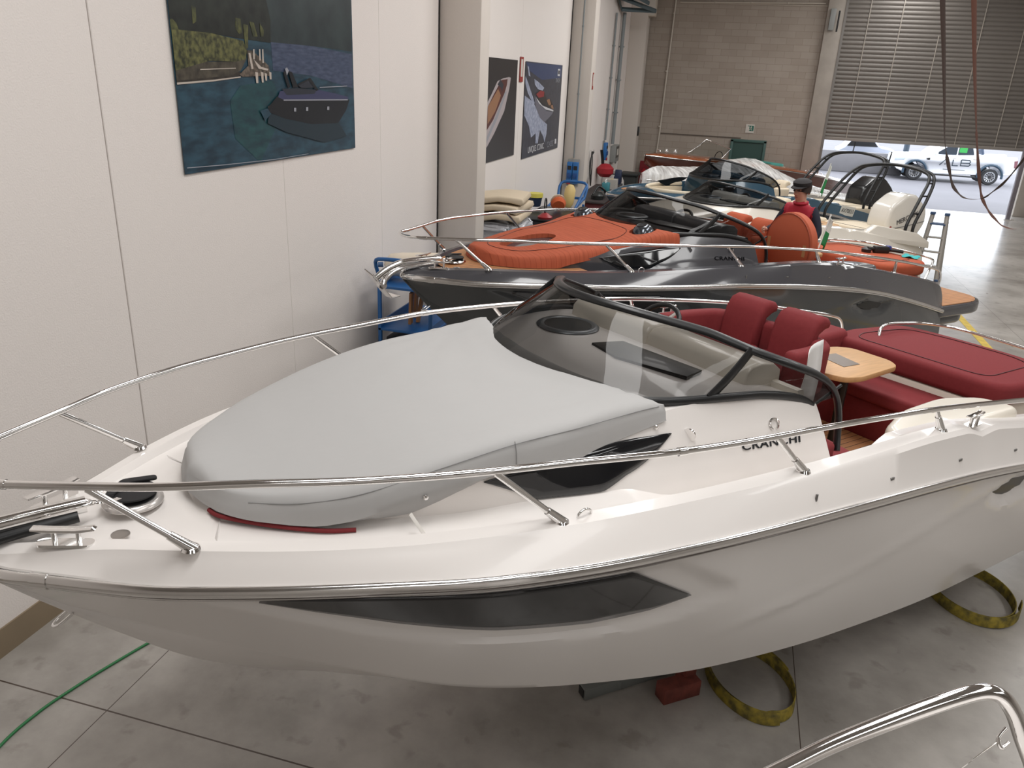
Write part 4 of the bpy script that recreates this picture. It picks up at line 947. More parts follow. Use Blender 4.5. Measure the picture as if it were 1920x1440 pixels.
# ================================================================ POSTERS
ART1 = {
    'sky_forest': [(6.386,4.042),(7.984,4.196),(7.975,3.65),(7.138,3.668),(6.454,3.668),(6.463,3.897)],
    'forest_dark': [(5.151,3.923),(6.405,4.044),(6.475,3.84),(6.453,3.663),(5.944,3.677),(5.623,3.694),(5.259,3.695),(5.144,3.693)],
    'bush1': [(5.151,3.757),(5.202,3.761),(5.239,3.739),(5.259,3.695),(5.145,3.691)],
    'bush2': [(5.428,3.868),(5.476,3.855),(5.469,3.763),(5.425,3.743)],
    'bush3': [(5.965,3.823),(6.033,3.819),(6.045,3.719),(6.0,3.707),(5.953,3.741)],
    'bush4': [(6.062,3.784),(6.132,3.78),(6.109,3.61),(6.072,3.599)],
    'bush5': [(6.154,3.809),(6.216,3.804),(6.258,3.702),(6.193,3.699)],
    'bush6': [(6.3,3.809),(6.359,3.756),(6.343,3.707),(6.305,3.705)],
    'hedge': [(5.15,3.691),(5.259,3.695),(5.623,3.694),(6.045,3.659),(6.088,3.591),(6.061,3.524),(5.919,3.501),(5.593,3.501),(5.158,3.423),(5.151,3.539)],
    'rock': [(5.157,3.436),(5.439,3.489),(5.919,3.501),(6.081,3.534),(5.979,3.437),(5.836,3.397),(5.149,3.356)],
    'shore': [(5.153,3.381),(5.609,3.404),(5.977,3.427),(5.973,3.399),(5.618,3.359),(5.15,3.333)],
    'shore_line': [(5.15,3.343),(5.619,3.366),(5.973,3.393),(5.971,3.384),(5.617,3.354),(5.15,3.329)],
    'pole': [(5.458,3.439),(5.912,3.456),(5.911,3.45),(5.457,3.432)],
    'steps': [(6.088,3.591),(6.161,3.593),(6.391,3.483),(6.421,3.404),(5.99,3.39),(5.957,3.408),(6.091,3.477)],
    'steps2': [(6.104,3.572),(6.131,3.573),(6.16,3.454),(6.132,3.449)],
    'steps3': [(6.17,3.527),(6.274,3.471),(6.388,3.456),(6.367,3.443),(6.235,3.456)],
    'post1': [(6.179,3.43),(6.221,3.426),(6.216,3.343),(6.186,3.343)],
    'post2': [(6.262,3.432),(6.303,3.427),(6.297,3.348),(6.27,3.348)],
    'post3': [(6.318,3.423),(6.356,3.418),(6.349,3.363),(6.326,3.363)],
    'post4': [(6.389,3.434),(6.424,3.429),(6.421,3.374),(6.393,3.374)],
    'pil1': [(6.171,3.603),(6.191,3.604),(6.185,3.527),(6.163,3.527)],
    'pil2': [(6.258,3.607),(6.277,3.607),(6.273,3.52),(6.251,3.519)],
    'pil3': [(6.304,3.608),(6.321,3.609),(6.316,3.501),(6.293,3.501)],
    'far_water': [(6.458,3.669),(7.138,3.668),(7.974,3.626),(7.967,3.299),(7.113,3.412),(6.466,3.445)],
    'green_water': [(5.963,3.323),(6.456,3.364),(6.558,3.198),(6.471,2.99),(6.173,2.693),(5.835,2.92),(5.808,3.21)],
    'reflection': [(6.343,3.099),(7.633,2.964),(7.791,2.833),(7.302,2.8),(6.611,2.93),(6.313,3.018)],
    'wake': [(6.21,3.123),(6.328,3.141),(6.383,3.098),(6.276,3.04)],
    'wake2': [(6.37,2.995),(6.51,2.967),(6.416,2.704),(6.355,2.709)],
    'boat_hull': [(6.49,3.236),(6.594,3.234),(7.83,3.19),(7.873,3.19),(7.795,3.093),(7.606,2.971),(7.071,2.981),(6.593,3.049),(6.363,3.104),(6.329,3.146)],
    'boat_deck': [(6.536,3.277),(6.652,3.286),(7.197,3.29),(7.601,3.247),(7.846,3.215),(7.83,3.188),(6.6,3.203),(6.5,3.23)],
    'boat_cabin': [(6.57,3.297),(6.85,3.302),(7.197,3.284),(7.145,3.251),(6.648,3.244)],
    'boat_line': [(6.591,3.208),(7.831,3.193),(7.83,3.183),(6.589,3.198)],
    'platform': [(6.33,3.151),(6.446,3.2),(6.492,3.194),(6.486,3.147),(6.367,3.129)],
    'seat1': [(6.611,3.437),(6.649,3.443),(6.719,3.313),(6.675,3.302)],
    'seat2': [(6.696,3.443),(6.755,3.439),(6.851,3.313),(6.762,3.307)],
    'seat3': [(6.641,3.463),(6.674,3.474),(6.703,3.449),(6.666,3.407)],
    'shield': [(6.843,3.339),(7.064,3.392),(7.087,3.387),(7.226,3.284),(7.184,3.279),(7.038,3.367),(6.852,3.323)],
    'glass': [(6.852,3.323),(7.038,3.367),(7.127,3.307),(6.917,3.302)],
    'rail': [(7.248,3.312),(7.82,3.324),(7.82,3.317),(7.247,3.304)],
    'port1': [(6.754,3.136),(6.792,3.135),(6.788,3.102),(6.751,3.104)],
    'port2': [(6.969,3.136),(7.01,3.135),(7.007,3.102),(6.965,3.103)],
    'port3': [(7.377,3.133),(7.421,3.132),(7.418,3.1),(7.374,3.102)],
    'hl': [(5.171,2.752),(5.637,2.734),(6.376,2.716),(6.973,2.719),(6.973,2.715),(6.375,2.71),(5.636,2.728),(5.17,2.746)],
}
ART2 = {
    'hull': [(14.023,3.454),(13.896,3.464),(13.545,3.441),(13.227,3.396),(12.881,3.177),(12.711,3.079),(12.65,2.437),(12.728,2.38),(13.139,2.583),(13.688,2.919),(13.946,3.275)],
    'deck': [(13.817,3.431),(13.45,3.415),(13.004,3.176),(12.731,3.012),(12.688,2.641),(13.05,2.798),(13.678,3.222),(13.796,3.346)],
    'deck2': [(12.731,3.012),(13.008,3.142),(13.274,3.277),(13.451,3.171),(13.159,2.933),(12.749,2.741)],
    'screen': [(13.233,3.345),(13.384,3.423),(13.592,3.346),(13.51,3.223),(13.434,3.293)],
    'sidebright': [(13.678,3.222),(13.812,3.239),(13.302,2.824),(12.72,2.45),(12.711,2.537),(13.23,2.879)],
    'bowtip': [(13.78,3.452),(13.966,3.461),(13.964,3.382),(13.878,3.4)],
}
ART3 = {
    'sea1': [(14.91,3.725),(18.064,3.743),(18.075,3.49),(16.311,3.433),(15.305,3.582)],
    'wakeL': [(14.955,3.5),(15.27,3.349),(15.662,3.109),(15.818,3.005),(15.689,2.987),(15.215,3.212),(14.937,3.386)],
    'wakeL2': [(15.121,3.674),(15.206,3.657),(15.367,3.486),(15.238,3.504)],
    'wakeC': [(14.918,3.157),(15.235,3.114),(15.68,3.028),(16.079,2.854),(16.5,2.671),(16.974,2.564),(16.969,2.386),(16.811,2.215),(16.681,2.334),(16.354,2.482),(16.224,2.23),(16.035,2.242),(15.991,2.436),(15.647,2.371),(15.424,2.609),(15.051,2.803)],
    'spray': [(15.674,3.449),(16.044,3.391),(16.538,3.288),(16.363,3.226),(15.982,3.269),(15.74,3.35)],
    'hull': [(15.741,3.148),(16.137,2.999),(16.852,2.833),(17.483,2.805),(17.291,2.732),(16.708,2.619),(16.297,2.721),(15.877,2.942)],
    'stripe': [(15.835,3.127),(16.43,2.951),(17.474,2.839),(17.482,2.809),(16.743,2.869),(16.137,2.999)],
    'cock': [(15.821,3.188),(16.263,3.247),(16.608,3.203),(16.79,3.073),(17.204,3.045),(17.508,2.906),(17.416,2.852),(16.829,2.921),(16.225,3.018)],
    'red': [(15.87,3.167),(16.219,3.237),(16.557,3.214),(16.533,3.119),(16.112,3.103)],
    'seat': [(16.795,3.051),(17.043,3.07),(17.229,2.956),(17.027,2.938)],
    'seatb': [(17.182,2.935),(17.391,2.942),(17.489,2.861),(17.305,2.87)],
    'logo': [(17.687,3.664),(17.908,3.663),(17.907,3.522),(17.685,3.524)],
    'logo2': [(17.729,3.634),(17.884,3.632),(17.884,3.56),(17.717,3.563)],
    'bl': [(17.782,2.222),(17.939,2.222),(17.946,2.122),(17.788,2.122)],
}
def poster(name, label, y0, y1, z0, z1, base, layers, art, txts=()):
    t = thing(name, label, 'poster', (X0+.012, (y0+y1)/2, z0), group=None)
    M = Matrix.Translation(-Vector(t.location))
    ms = [base]; bm = bmesh.new(); x = X0+.012
    vs = [bm.verts.new((x+.004, a, b)) for a, b in ((y0, z0), (y1, z0+.0), (y1, z1), (y0, z1))]; bm.faces.new(vs); bk = [bm.verts.new((x, v.co.y, v.co.z)) for v in vs]; bm.faces.new(bk[::-1])
    for i in range(4): bm.faces.new((vs[i], vs[(i+1) % 4], bk[(i+1) % 4], bk[i]))
    for k, (key, m) in enumerate(layers):
        if m not in ms: ms.append(m)
        P = [(min(max(a, y0+.005), y1-.005), min(max(b, z0+.005), z1-.005)) for a, b in art[key]]; d = .0045+.0004*(k+1)
        f = bm.faces.new([bm.verts.new((x+d, a, b)) for a, b in P]); f.material_index = ms.index(m)
    bm.transform(M); me = bpy.data.meshes.new('print'); bm.normal_update(); bm.to_mesh(me); bm.free()
    for m in ms: me.materials.append(m)
    link('print', me, t)
    for body, yy, zz, size, m, sx in txts: text('print_lettering', body, size, m, t, Matrix.Translation((0.012, yy-(y0+y1)/2, zz-z0)) @ frame((0, 0, 0), (0, 1, 0), (0, 0, 1)), ext=.0008, font_sx=sx)
    return t
PM = lambda n, c, v=None, sc=6, st=None: mat('print_'+n, c, .35, noise=.4 if v else 0, nscale=sc, var=v, stretch=st)
water = PM('water', (44, 76, 92), (26, 50, 64), 5, (1, 1, 3)); wgreen = PM('water_green', (36, 78, 82), (24, 52, 62), 5, (1, 1, 3)); wfar = PM('water_far', (74, 84, 108), (50, 62, 86), 9, (1, 1, 5))
fdark = PM('forest', (34, 40, 34), (14, 18, 16), 9); fblue = PM('forest_blue', (46, 58, 60), (32, 42, 46), 4); hedge = PM('hedge', (104, 104, 62), (40, 44, 28), 24); bush = PM('bush', (92, 94, 52), (48, 52, 32), 16)
rock = PM('rock', (84, 78, 66), (48, 44, 38), 14); shore = PM('shore', (60, 54, 46), (36, 32, 28), 12); pale = PM('pale', (186, 176, 166)); steps = PM('steps', (112, 100, 88), (58, 52, 46), 30); blk = PM('black', (16, 18, 24)); nvy = PM('navy', (58, 60, 92)); dgrey = PM('darkgrey', (40, 44, 54)); lgrey = PM('lightgrey', (150, 152, 160)); brown = PM('brown', (110, 92, 78))
L1 = [('sky_forest', fblue), ('far_water', wfar), ('green_water', wgreen), ('forest_dark', fdark), ('bush1', bush), ('bush2', bush), ('bush3', bush), ('bush4', bush), ('bush5', bush), ('bush6', bush), ('shore', shore), ('rock', rock), ('hedge', hedge), ('shore_line', pale), ('pole', pale), ('steps', steps), ('steps2', pale), ('steps3', pale),
      ('post1', pale), ('post2', pale), ('post3', pale), ('post4', pale), ('pil1', pale), ('pil2', pale), ('pil3', pale), ('reflection', PM('reflection', (26, 44, 54))), ('wake', water), ('platform', brown), ('boat_hull', blk), ('boat_deck', nvy), ('boat_cabin', dgrey), ('boat_line', lgrey), ('seat1', blk), ('seat2', blk), ('seat3', lgrey), ('glass', dgrey), ('shield', blk), ('rail', lgrey), ('port1', lgrey), ('port2', lgrey), ('port3', lgrey), ('hl', lgrey)]
poster('banner', 'large wall banner of a dark motor boat on a lake beside a hedged garden', 5.17, 8.0, 2.70, 4.7, water, L1, ART1)
pd = PM('p2_black', (38, 36, 38)); pm_ = PM('mahogany', (96, 46, 38), (70, 30, 26), 20, (1, 1, 6)); pw = PM('hullwhite', (176, 166, 168)); tan = PM('tan', (150, 108, 78))
poster('poster', 'black poster of a mahogany and white boat seen from above, beside the column', 11.2, 14.43, 2.14, 3.745, pd, [('hull', pw), ('deck', pm_), ('deck2', tan), ('screen', dgrey), ('sidebright', lgrey), ('bowtip', pw)], ART2)
sea = PM('sea', (58, 62, 74), (48, 50, 60), 8); seab = PM('sea_blue', (54, 72, 112), (44, 58, 92), 30, (1, 1, 4)); foam = PM('foam', (178, 184, 202), (130, 140, 165), 14); hullg = PM('hull_grey', (104, 104, 116)); redp = PM('red', (140, 40, 44)); wt = PM('white', (206, 206, 210))
poster('poster', 'blue poster of a speed boat throwing white wake, right of the black poster', 15.0, 18.15, 2.015, 3.745, sea, [('sea1', seab), ('wakeL', foam), ('wakeL2', foam), ('wakeC', foam), ('spray', foam), ('hull', hullg), ('cock', pd), ('red', redp), ('seat', tan), ('seatb', tan), ('stripe', wt), ('logo', wt), ('logo2', sea), ('bl', wt)], ART3,
       [('UNIQUE. ICONIC.', 16.1, 2.145, .17, wt, 1.0), ('CLASSIC', 17.35, 2.145, .17, PM('textgrey', (140, 142, 150)), .95), ('CRANCHI', 17.72, 3.43, .12, lgrey, .8)])
def sign(name, label, c, w, h, rim, face, glyph=None, axis='x'):
    t = thing(name, label, 'sign', c)
    if axis == 'x':
        box('sign_panel', (.004, 0, 0), (.008, w, h), rim, t); box('sign_face', (.0095, 0, h*.06), (.003, w*.6, h*.7), face, t)
    else:
        box('sign_panel', (0, -.005, 0), (w, .01, h), rim, t)
        if glyph: glyph(t)
    return t
wsign = mat('sign_white', (205, 200, 192), .5); rsign = mat('sign_red', (150, 44, 36), .5)
sign('warning_sign', 'narrow red and white notice strip between the two posters', (X0+.01, 14.72, 3.6), .22, .42, rsign, wsign)
sign('warning_sign', 'narrow red notice strip on the second column', (-3.45+.003, 19.2, 3.45), .12, .36, rsign, wsign)
def man(t):
    g = mat('exit_green', (26, 100, 84), .5)
    box('green_field', (.02, -.012, .01), (.20, .006, .17), g, t); box('door_symbol', (-.055, -.017, .0), (.07, .004, .15), wsign, t)
    bm = bmesh.new(); b_cyl(bm, (.04, -.015, .065), (.04, -.021, .065), .016)
    for a, b in (((.035, .045), (.03, .0)), ((.03, 0), (.06, -.03)), ((.06, -.03), (.075, -.06)), ((.03, 0), (.0, -.035)), ((.0, -.035), (-.03, -.04)), ((.035, .04), (.07, .02)), ((.035, .04), (.0, .035))): b_tube(bm, [(a[0], -.018, a[1]), (b[0], -.018, b[1])], .009, 6)
    fin(bm, 'running_figure', wsign, t); box('lower_strip', (0, -.012, -.115), (.26, .006, .03), wsign, t)
sign('exit_sign', 'green and white emergency exit sign above the green door', (.27, Y1-.01, 2.17), .28, .28, wsign, None, man, axis='y')

# ================================================================ OUTSIDE
WT = mat('truck_white', (236, 238, 242), .2, coat=.5); BLU = mat('glass_dark', (34, 46, 58), .08, coat=.5)
tr = thing('pickup_truck', 'white double-cab pickup truck with dark company lettering parked outside the shutter', 'pickup truck', (9.0, 39.6, 0))
def tp_(P): return [(x-9.0, z) for x, z in P]
body = roundpoly(tp_([(6.59, .98), (6.77, 1.05), (7.83, 1.10), (11.35, 1.20), (11.42, .55), (11.26, .45), (10.95, .42), (9.8, .37), (8.0, .31), (7.05, .32), (6.69, .46), (6.54, .67)]), .06, 3)
bo = prism('body', body, -.85, .85, WT, tr, 'y', bev=.05, seg=3)
cut = []
for cx in (7.49, 10.45):
    c = bpy.data.objects.new('c', None); bm = bmesh.new(); b_cyl(bm, (cx-9, -1.2, .38), (cx-9, 1.2, .38), .43, n=32); me = bpy.data.meshes.new('c'); bm.to_mesh(me); bm.free(); cut.append(link('c', me, tr))
bm = bmesh.new(); b_box(bm, (10.62-9, 0, 1.1), (1.5, 1.45, .7)); me = bpy.data.meshes.new('c'); bm.to_mesh(me); bm.free(); cut.append(link('c', me, tr))
boolean(bo, cut)
prism('cab', roundpoly(tp_([(7.85, 1.08), (8.10, 1.32), (8.42, 1.52), (8.7, 1.57), (9.62, 1.57), (9.76, 1.5), (9.90, 1.15)]), .07, 4), -.74, .74, WT, tr, 'y', bev=.06, seg=3)
for s in (-1, 1):
    prism('side_window', roundpoly(tp_([(8.16, 1.13), (8.60, 1.45), (9.02, 1.48), (9.02, 1.15)]), .03, 3), s*.742-.008, s*.742+.008, BLU, tr, 'y')
    prism('side_window', roundpoly(tp_([(9.07, 1.15), (9.07, 1.48), (9.60, 1.48), (9.70, 1.19)]), .03, 3), s*.742-.008, s*.742+.008, BLU, tr, 'y')
    for cx in (7.49, 10.45):
        wh = link('wheel', None, tr, (cx-9, s*.76, .34), (PI/2, 0, 0))
        lathe('tyre', [(.20, -.11), (.31, -.11), (.335, -.07), (.335, .07), (.31, .11), (.20, .11)], RUBBER, wh)
        bm = bmesh.new(); b_lathe(bm, [(.001, -.02), (.05, -.02), (.05, .02), (.001, .02)], 16, Matrix.Translation((0, 0, -s*-.0)))
        for k in range(12):
            a = k*PI/6; b_tube(bm, [(.04*math.cos(a), .04*math.sin(a), -s*.09), (.2*math.cos(a+.08), .2*math.sin(a+.08), -s*.11)], .018, 6)
        b_tube(bm, [(.205*math.cos(a), .205*math.sin(a), -s*.11) for a in np.linspace(0, 2*PI, 24, endpoint=False)], .016, 6, 1, True)
        fin(bm, 'alloy_rim', mat('alloy', (190, 192, 196), .25, .8), wh)
        arc = [(cx-9+.47*math.cos(a), s*.86, .36+.47*math.sin(a)) for a in np.linspace(-.15, PI+.15, 14)]
        tube('wheel_arch', arc, .05, mat('arch_trim', (40, 60, 76), .5), tr, flat=(.05, .05), k=2)
    box('side_step', (-.05, s*.86, .30), (1.9, .12, .06), BLACK, tr, bev=.02)
    prism('wing_vent', tp_([(7.85, .95), (8.0, .98), (8.0, .88), (7.9, .89)]), s*.86-.006, s*.86+.006, BLACK, tr, 'y')
    prism('headlamp', tp_([(6.60, .90), (7.05, .92), (6.98, .82), (6.60, .78)]), s*.78-.09, s*.78+.09, mat('lamp_glass', (180, 190, 200), .1), tr, 'y', bev=.01)
    prism('tail_lamp', tp_([(11.25, 1.05), (11.38, 1.07), (11.40, .76), (11.30, .77)]), s*.80-.07, s*.80+.07, mat('tail_red', (110, 62, 70), .5), tr, 'y')
    for x in (8.95, 9.75): box('door_handle', (x-9, s*.865, 1.02), (.14, .02, .02), CHROME, tr)
    box('mirror', (8.2-9, s*.86, 1.18), (.14, .16, .1), WT, tr, bev=.02)
box('green_panel', (9.25-9, -.753, 1.36), (.30, .006, .2), mat('window_green', (50, 150, 70), .4), tr)  # stands for the green thing behind the cab window
box('roll_bar', (10.02-9, 0, 1.36), (.10, 1.3, .3), mat('bar_blue', (60, 72, 90), .4), tr, rot=(0, -.3, 0), bev=.02)
prism('bumper', tp_([(6.52, .42), (6.75, .40), (6.75, .62), (6.52, .62)]), -.84, .84, BLACK, tr, 'y', bev=.03)
DEC = mat('truck_decal', (40, 52, 62), .4)
lg = link('company_lettering', None, tr)
def stroke(pts, w=.042): tube('letter_stroke', [(x-9, -.856, z) for x, z in pts], w, DEC, lg, n=6, k=1, flat=(.012, w*.6), smooth=False)
stroke([(8.42, .70), (8.62, .95), (8.84, .70)]); stroke([(8.92, .96), (8.92, .71), (9.14, .72)]); stroke([(9.24, .97), (9.56, .97), (9.60, .90), (9.56, .85), (9.25, .84)]); stroke([(9.24, .97), (9.24, .73), (9.56, .73), (9.62, .79), (9.56, .85)])
cyl('letter_dot', (8.63-9, -.865, .76), (8.63-9, -.855, .76), .025, DEC, lg); box('address_line', (9.02-9, -.857, .545), (.86, .004, .02), DEC, lg)
wl = thing('concrete_wall', 'low concrete yard wall outside left of the pickup', 'wall', (5.2, 40.6, 0)); box('wall_slab', (0, 0, .46), (4.2, .25, .92), mat('yard_wall', (112, 110, 112), .8, noise=.1, nscale=2), wl, bev=.02)
for y in (2, 6): pass
car = thing('parked_car', 'silver car parked beyond the low yard wall', 'car', (5.7, 43.5, 0))
cs_ = roundpoly([(-1.0, .35), (-1.05, .85), (-.75, 1.0), (-.5, 1.38), (.5, 1.42), (.85, 1.05), (1.5, .95), (1.6, .35)], .1, 4)
SIL = mat('car_silver', (168, 174, 188), .25, .5); prism('car_body', cs_, -.8, .8, SIL, car, 'y', bev=.08, seg=3)
prism('car_window', roundpoly([(-.68, 1.03), (-.46, 1.32), (.46, 1.35), (.74, 1.05)], .05), -.79, .79+.02, BLACK, car, 'y'); prism('car_window', roundpoly([(-.68, 1.03), (-.46, 1.32), (.46, 1.35), (.74, 1.05)], .05), -.815, -.78, BLACK, car, 'y')
for x in (-.6, 1.05):
    for s in (-1, 1): lathe('car_wheel', [(.001, -.1), (.28, -.1), (.3, 0), (.28, .1), (.001, .1)], RUBBER, car, loc=(x, s*.75, .3), rot=(PI/2, 0, 0))
po = thing('yard_post', 'dark upright post outside between the wall and the pickup', 'post', (7.75, 43, 0)); cyl('post_shaft', (0, 0, 0), (0, 0, 2.2), .13, mat('post_dark', (50, 62, 74), .5), po)
pf = thing('metal_post', 'grey steel post standing at the right edge of the shutter opening', 'post', (8.32, 27.9, 0)); box('post_shaft', (0, 0, 1.6), (.12, .12, 3.2), mat('post_grey', (116, 110, 116), .5), pf, bev=.01); box('post_foot', (0, 0, .01), (.3, .3, .02), STEEL, pf)

# ================================================================ WALL FITTINGS
BLUEP = mat('socket_blue', (38, 104, 168), .4); GREYP = mat('fitting_box_grey', (140, 142, 140), .5); PIPE = mat('conduit_grey', (128, 134, 136), .45); PIPEW = mat('conduit_white', (196, 188, 176), .5)
def socket_unit(label, loc):
    t = thing('socket_box', label, 'socket', loc)
    box('backplate', (0, -.01, .02), (.28, .02, .62), GREYP, t, bev=.005)
    for x in (-.07, .07):
        box('socket_housing', (x, -.07, .02), (.13, .10, .5), BLUEP, t, bev=.015); box('socket_lid', (x, -.13, -.04), (.10, .03, .12), mat('lid_blue', (24, 70, 130), .35), t, bev=.01); box('breaker_window', (x, -.122, .14), (.09, .01, .09), BLACK, t)
    box('plug', (-.07, -.13, -.2), (.09, .05, .08), mat('plug_red', (150, 40, 50), .4), t, bev=.01)
    tube('supply_cable', [(.02, -.05, -.24), (.025, -.04, -.6), (.02, -.03, -1.3)], .012, mat('cable_grey', (150, 150, 150), .5), t)
    return t
socket_unit('blue twin socket box on the near face of the second column', (-3.70, 18.90, 1.39))
t = socket_unit('blue socket box on the white wall beyond the second column', (X0+.01, 24.7, 1.45)); t.rotation_euler = (0, 0, PI/2)
def conduit(label, pts, r, m=PIPE, n=3):
    t = thing('conduit', label, 'pipe', pts[0]); o = Vector(pts[0])
    tube('pipe_run', [Vector(p)-o for p in pts], r, m, t, k=1, smooth=False)
    for i in range(n):
        q = Vector(pts[0]).lerp(Vector(pts[-1]), (i+1)/(n+1))-o; bm = bmesh.new(); b_cyl(bm, q-Vector((0, 0, .02)), q+Vector((0, 0, .02)), r*1.5); fin(bm, 'pipe_clip', m, t)
    return t
conduit('thin grey conduit running up the wall to the cable bracket', [(X0+.05, 24.7, 1.8), (X0+.05, 24.9, 5.3)], .03)
conduit('thick grey conduit beside the thin one on the left wall', [(X0+.10, 25.9, 1.6), (X0+.10, 26.1, 5.4)], .055)
conduit('grey conduit down the second column above the blue socket', [(-3.70, 18.87, 7.4), (-3.70, 18.87, 1.75)], .018)
conduit('pale vertical conduit on the block wall', [(-2.62, Y1-.05, 7.4), (-2.72, Y1-.05, 1.9), (-2.80, Y1-.05, .3)], .028, PIPEW)
conduit('pale horizontal conduit high on the block wall', [(-2.5, Y1-.05, 5.96), (2.0, Y1-.05, 6.02)], .022, PIPEW)
t = thing('junction_box', 'grey electrical cabinet on the left wall near the far corner', 'electrical box', (X0+.09, 26.6, 1.27)); box('cabinet', (0, 0, 0), (.18, .8, .52), GREYP, t, bev=.02); box('dial_window', (.095, 0, .05), (.01, .35, .2), wsign, t); box('dark_frame', (.092, 0, .05), (.008, .55, .36), BLACK, t)
t = thing('junction_box', 'cream junction box high on the far corner column', 'electrical box', (-3.38, 28.5, 5.85)); box('cabinet', (0, 0, 0), (.35, .5, .75), mat('box_cream', (206, 198, 186), .6), t, bev=.03); box('cabinet_lid', (0, -.255, 0), (.3, .01, .66), wsign, t)
t = thing('switch_box', 'small grey switch with dark handle on the far corner column', 'switch', (-3.40, 28.4, 1.9)); box('switch_body', (0, 0, 0), (.06, .12, .3), BLACK, t, bev=.01); box('switch_lever', (.04, 0, .02), (.04, .03, .1), GREYP, t)
t = thing('shutter_motor', 'grey control box on the shutter column', 'control box', (2.25, Y1-.3, 5.55)); box('control_case', (0, 0, 0), (.16, .12, .62), GREYP, t, bev=.01); cyl('control_hook', (.18, -.05, .25), (.18, -.05, -.35), .025, BLACK, t)
# cable tray bracket top left
t = thing('cable_bracket', 'blue grey steel cable bracket high on the left wall', 'bracket', (X0+.07, 25.0, 5.6)); BR = mat('bracket_steel', (92, 108, 114), .4, .5)
for a, b in (((0, -1.0, .35), (.75, .9, .05)), ((0, -.4, .1), (.9, 1.6, -.1)), ((0, .6, -.15), (.9, 1.6, -.1)), ((0, -1.0, .35), (.0, .6, -.15)), ((.1, -1.1, .2), (.1, -2.4, .25)), ((.1, -1.1, .05), (.1, -2.4, .1))):
    bm = bmesh.new(); b_tube(bm, [a, b], .03, 8, 1, flat=(.02, .06)); fin(bm, 'bracket_arm', BR, t)
box('bracket_plate', (.3, .3, .12), (.5, 1.6, .03), BR, t, rot=(.1, .1, 0))

# ================================================================ HANGING SLINGS
s1 = [(1.12, 8, 5.7), (1.30, 8, 4.95), (1.47, 8, 4.24), (1.59, 8, 3.75), (1.68, 8, 3.37), (1.74, 8, 3.12), (1.83, 8, 2.88), (1.89, 8, 2.75), (1.96, 8, 2.68), (2.03, 8, 2.65), (2.14, 8, 2.66), (2.21, 8, 2.72), (2.29, 8, 2.82), (2.39, 8, 3.02), (2.6, 8, 3.5), (2.95, 8, 4.4), (3.5, 8, 6.0), (3.9, 8, 7.4)]
s2 = [(1.40, 8.1, 5.7), (1.56, 8.1, 4.95), (1.73, 8.1, 4.25), (1.85, 8.1, 3.76), (1.96, 8.1, 3.34), (2.02, 8.1, 3.12), (2.12, 8.1, 2.79), (2.17, 8.1, 2.66), (2.24, 8.1, 2.56), (2.32, 8.1, 2.48), (2.41, 8.1, 2.42), (2.54, 8.1, 2.42), (2.75, 8.1, 2.6), (3.05, 8.1, 3.4), (3.4, 8.1, 6.0), (3.5, 8.1, 7.4)]
def sling(label, P, m, top):
    t = thing('lifting_sling', label, 'sling', P[0]); o = Vector(P[0]); bm = bmesh.new(); Q = spline([Vector(p)-o for p in [top]+P], 6); rings = []
    for i, p in enumerate(Q):
        z = p.z+o.z; tw = min(1, max(0, (z-3.1)/2.2)); wdt = .007+.028*tw**.8 if i < len(Q)*.5 else .016
        if i > len(Q)*.35: wdt = .012+.008*math.sin(i*.35)**2
        rings.append([bm.verts.new(p+Vector((a*wdt, .02*(1-tw)*a, 0))+Vector((0, b*.003, 0))) for a, b in ((-1, -1), (1, -1), (1, 1), (-1, 1))])
    for A, B in zip(rings[:-1], rings[1:]):
        for j in range(4): bm.faces.new((A[j], A[(j+1) % 4], B[(j+1) % 4], B[j]))
    bm.faces.new(rings[0][::-1]); bm.faces.new(rings[-1]); fin(bm, 'webbing', m, t, angle=80)
    bm = bmesh.new(); b_tube(bm, [Vector(top)-o+Vector((0, 0, .0)), Vector(top)-o+Vector((0, 0, .25))], .03, 8); fin(bm, 'shackle', STEEL, t)
sling('dark brown lifting sling hanging from the roof, left of the two', s1, mat('sling_dark', (52, 36, 28), .8), (.75, 8, 7.35)); sling('reddish brown lifting sling hanging from the roof, right of the two', s2, mat('sling_brown', (84, 48, 34), .8), (1.02, 8.1, 7.35))

# ================================================================ CLUTTER BY THE LEFT WALL
BLUEF = mat('trolley_blue', (36, 92, 150), .4); CREAMF = mat('cream_vinyl', (216, 204, 186), .5)
def cart(label, loc, w, d, heights, hh, rotz=0, name='trolley', cat='trolley'):
    t = thing(name, label, cat, loc, (0, 0, rotz))
    for sx in (-1, 1):
        for sy in (-1, 1):
            box('upright', (sx*w/2, sy*d/2, hh/2+.08), (.04, .04, hh), BLUEF, t, bev=.006)
            lathe('castor', [(.001, -.02), (.05, -.02), (.05, .02), (.001, .02)], RUBBER, t, loc=(sx*w/2, sy*d/2, .05), rot=(PI/2, 0, 0))
    for z in heights:
        box('shelf', (0, 0, z), (w+.04, d+.04, .03), BLUEF, t, bev=.004)
        for sx in (-1, 1): box('shelf_lip', (sx*w/2, 0, z+.05), (.015, d, .08), BLUEF, t)
    return t
c1 = cart('tall blue shelf trolley against the wall under the grey boat bow', (-3.40, 8.55, 0), .62, 1.05, (.2, .7, 1.20), 1.17)
tube('push_handle', [(-.31, -.52, 1.3), (-.31, -.62, 1.50), (-.2, -.66, 1.55), (.2, -.66, 1.55), (.31, -.62, 1.50), (.31, -.52, 1.3)], .022, BLUEF, c1, k=3)
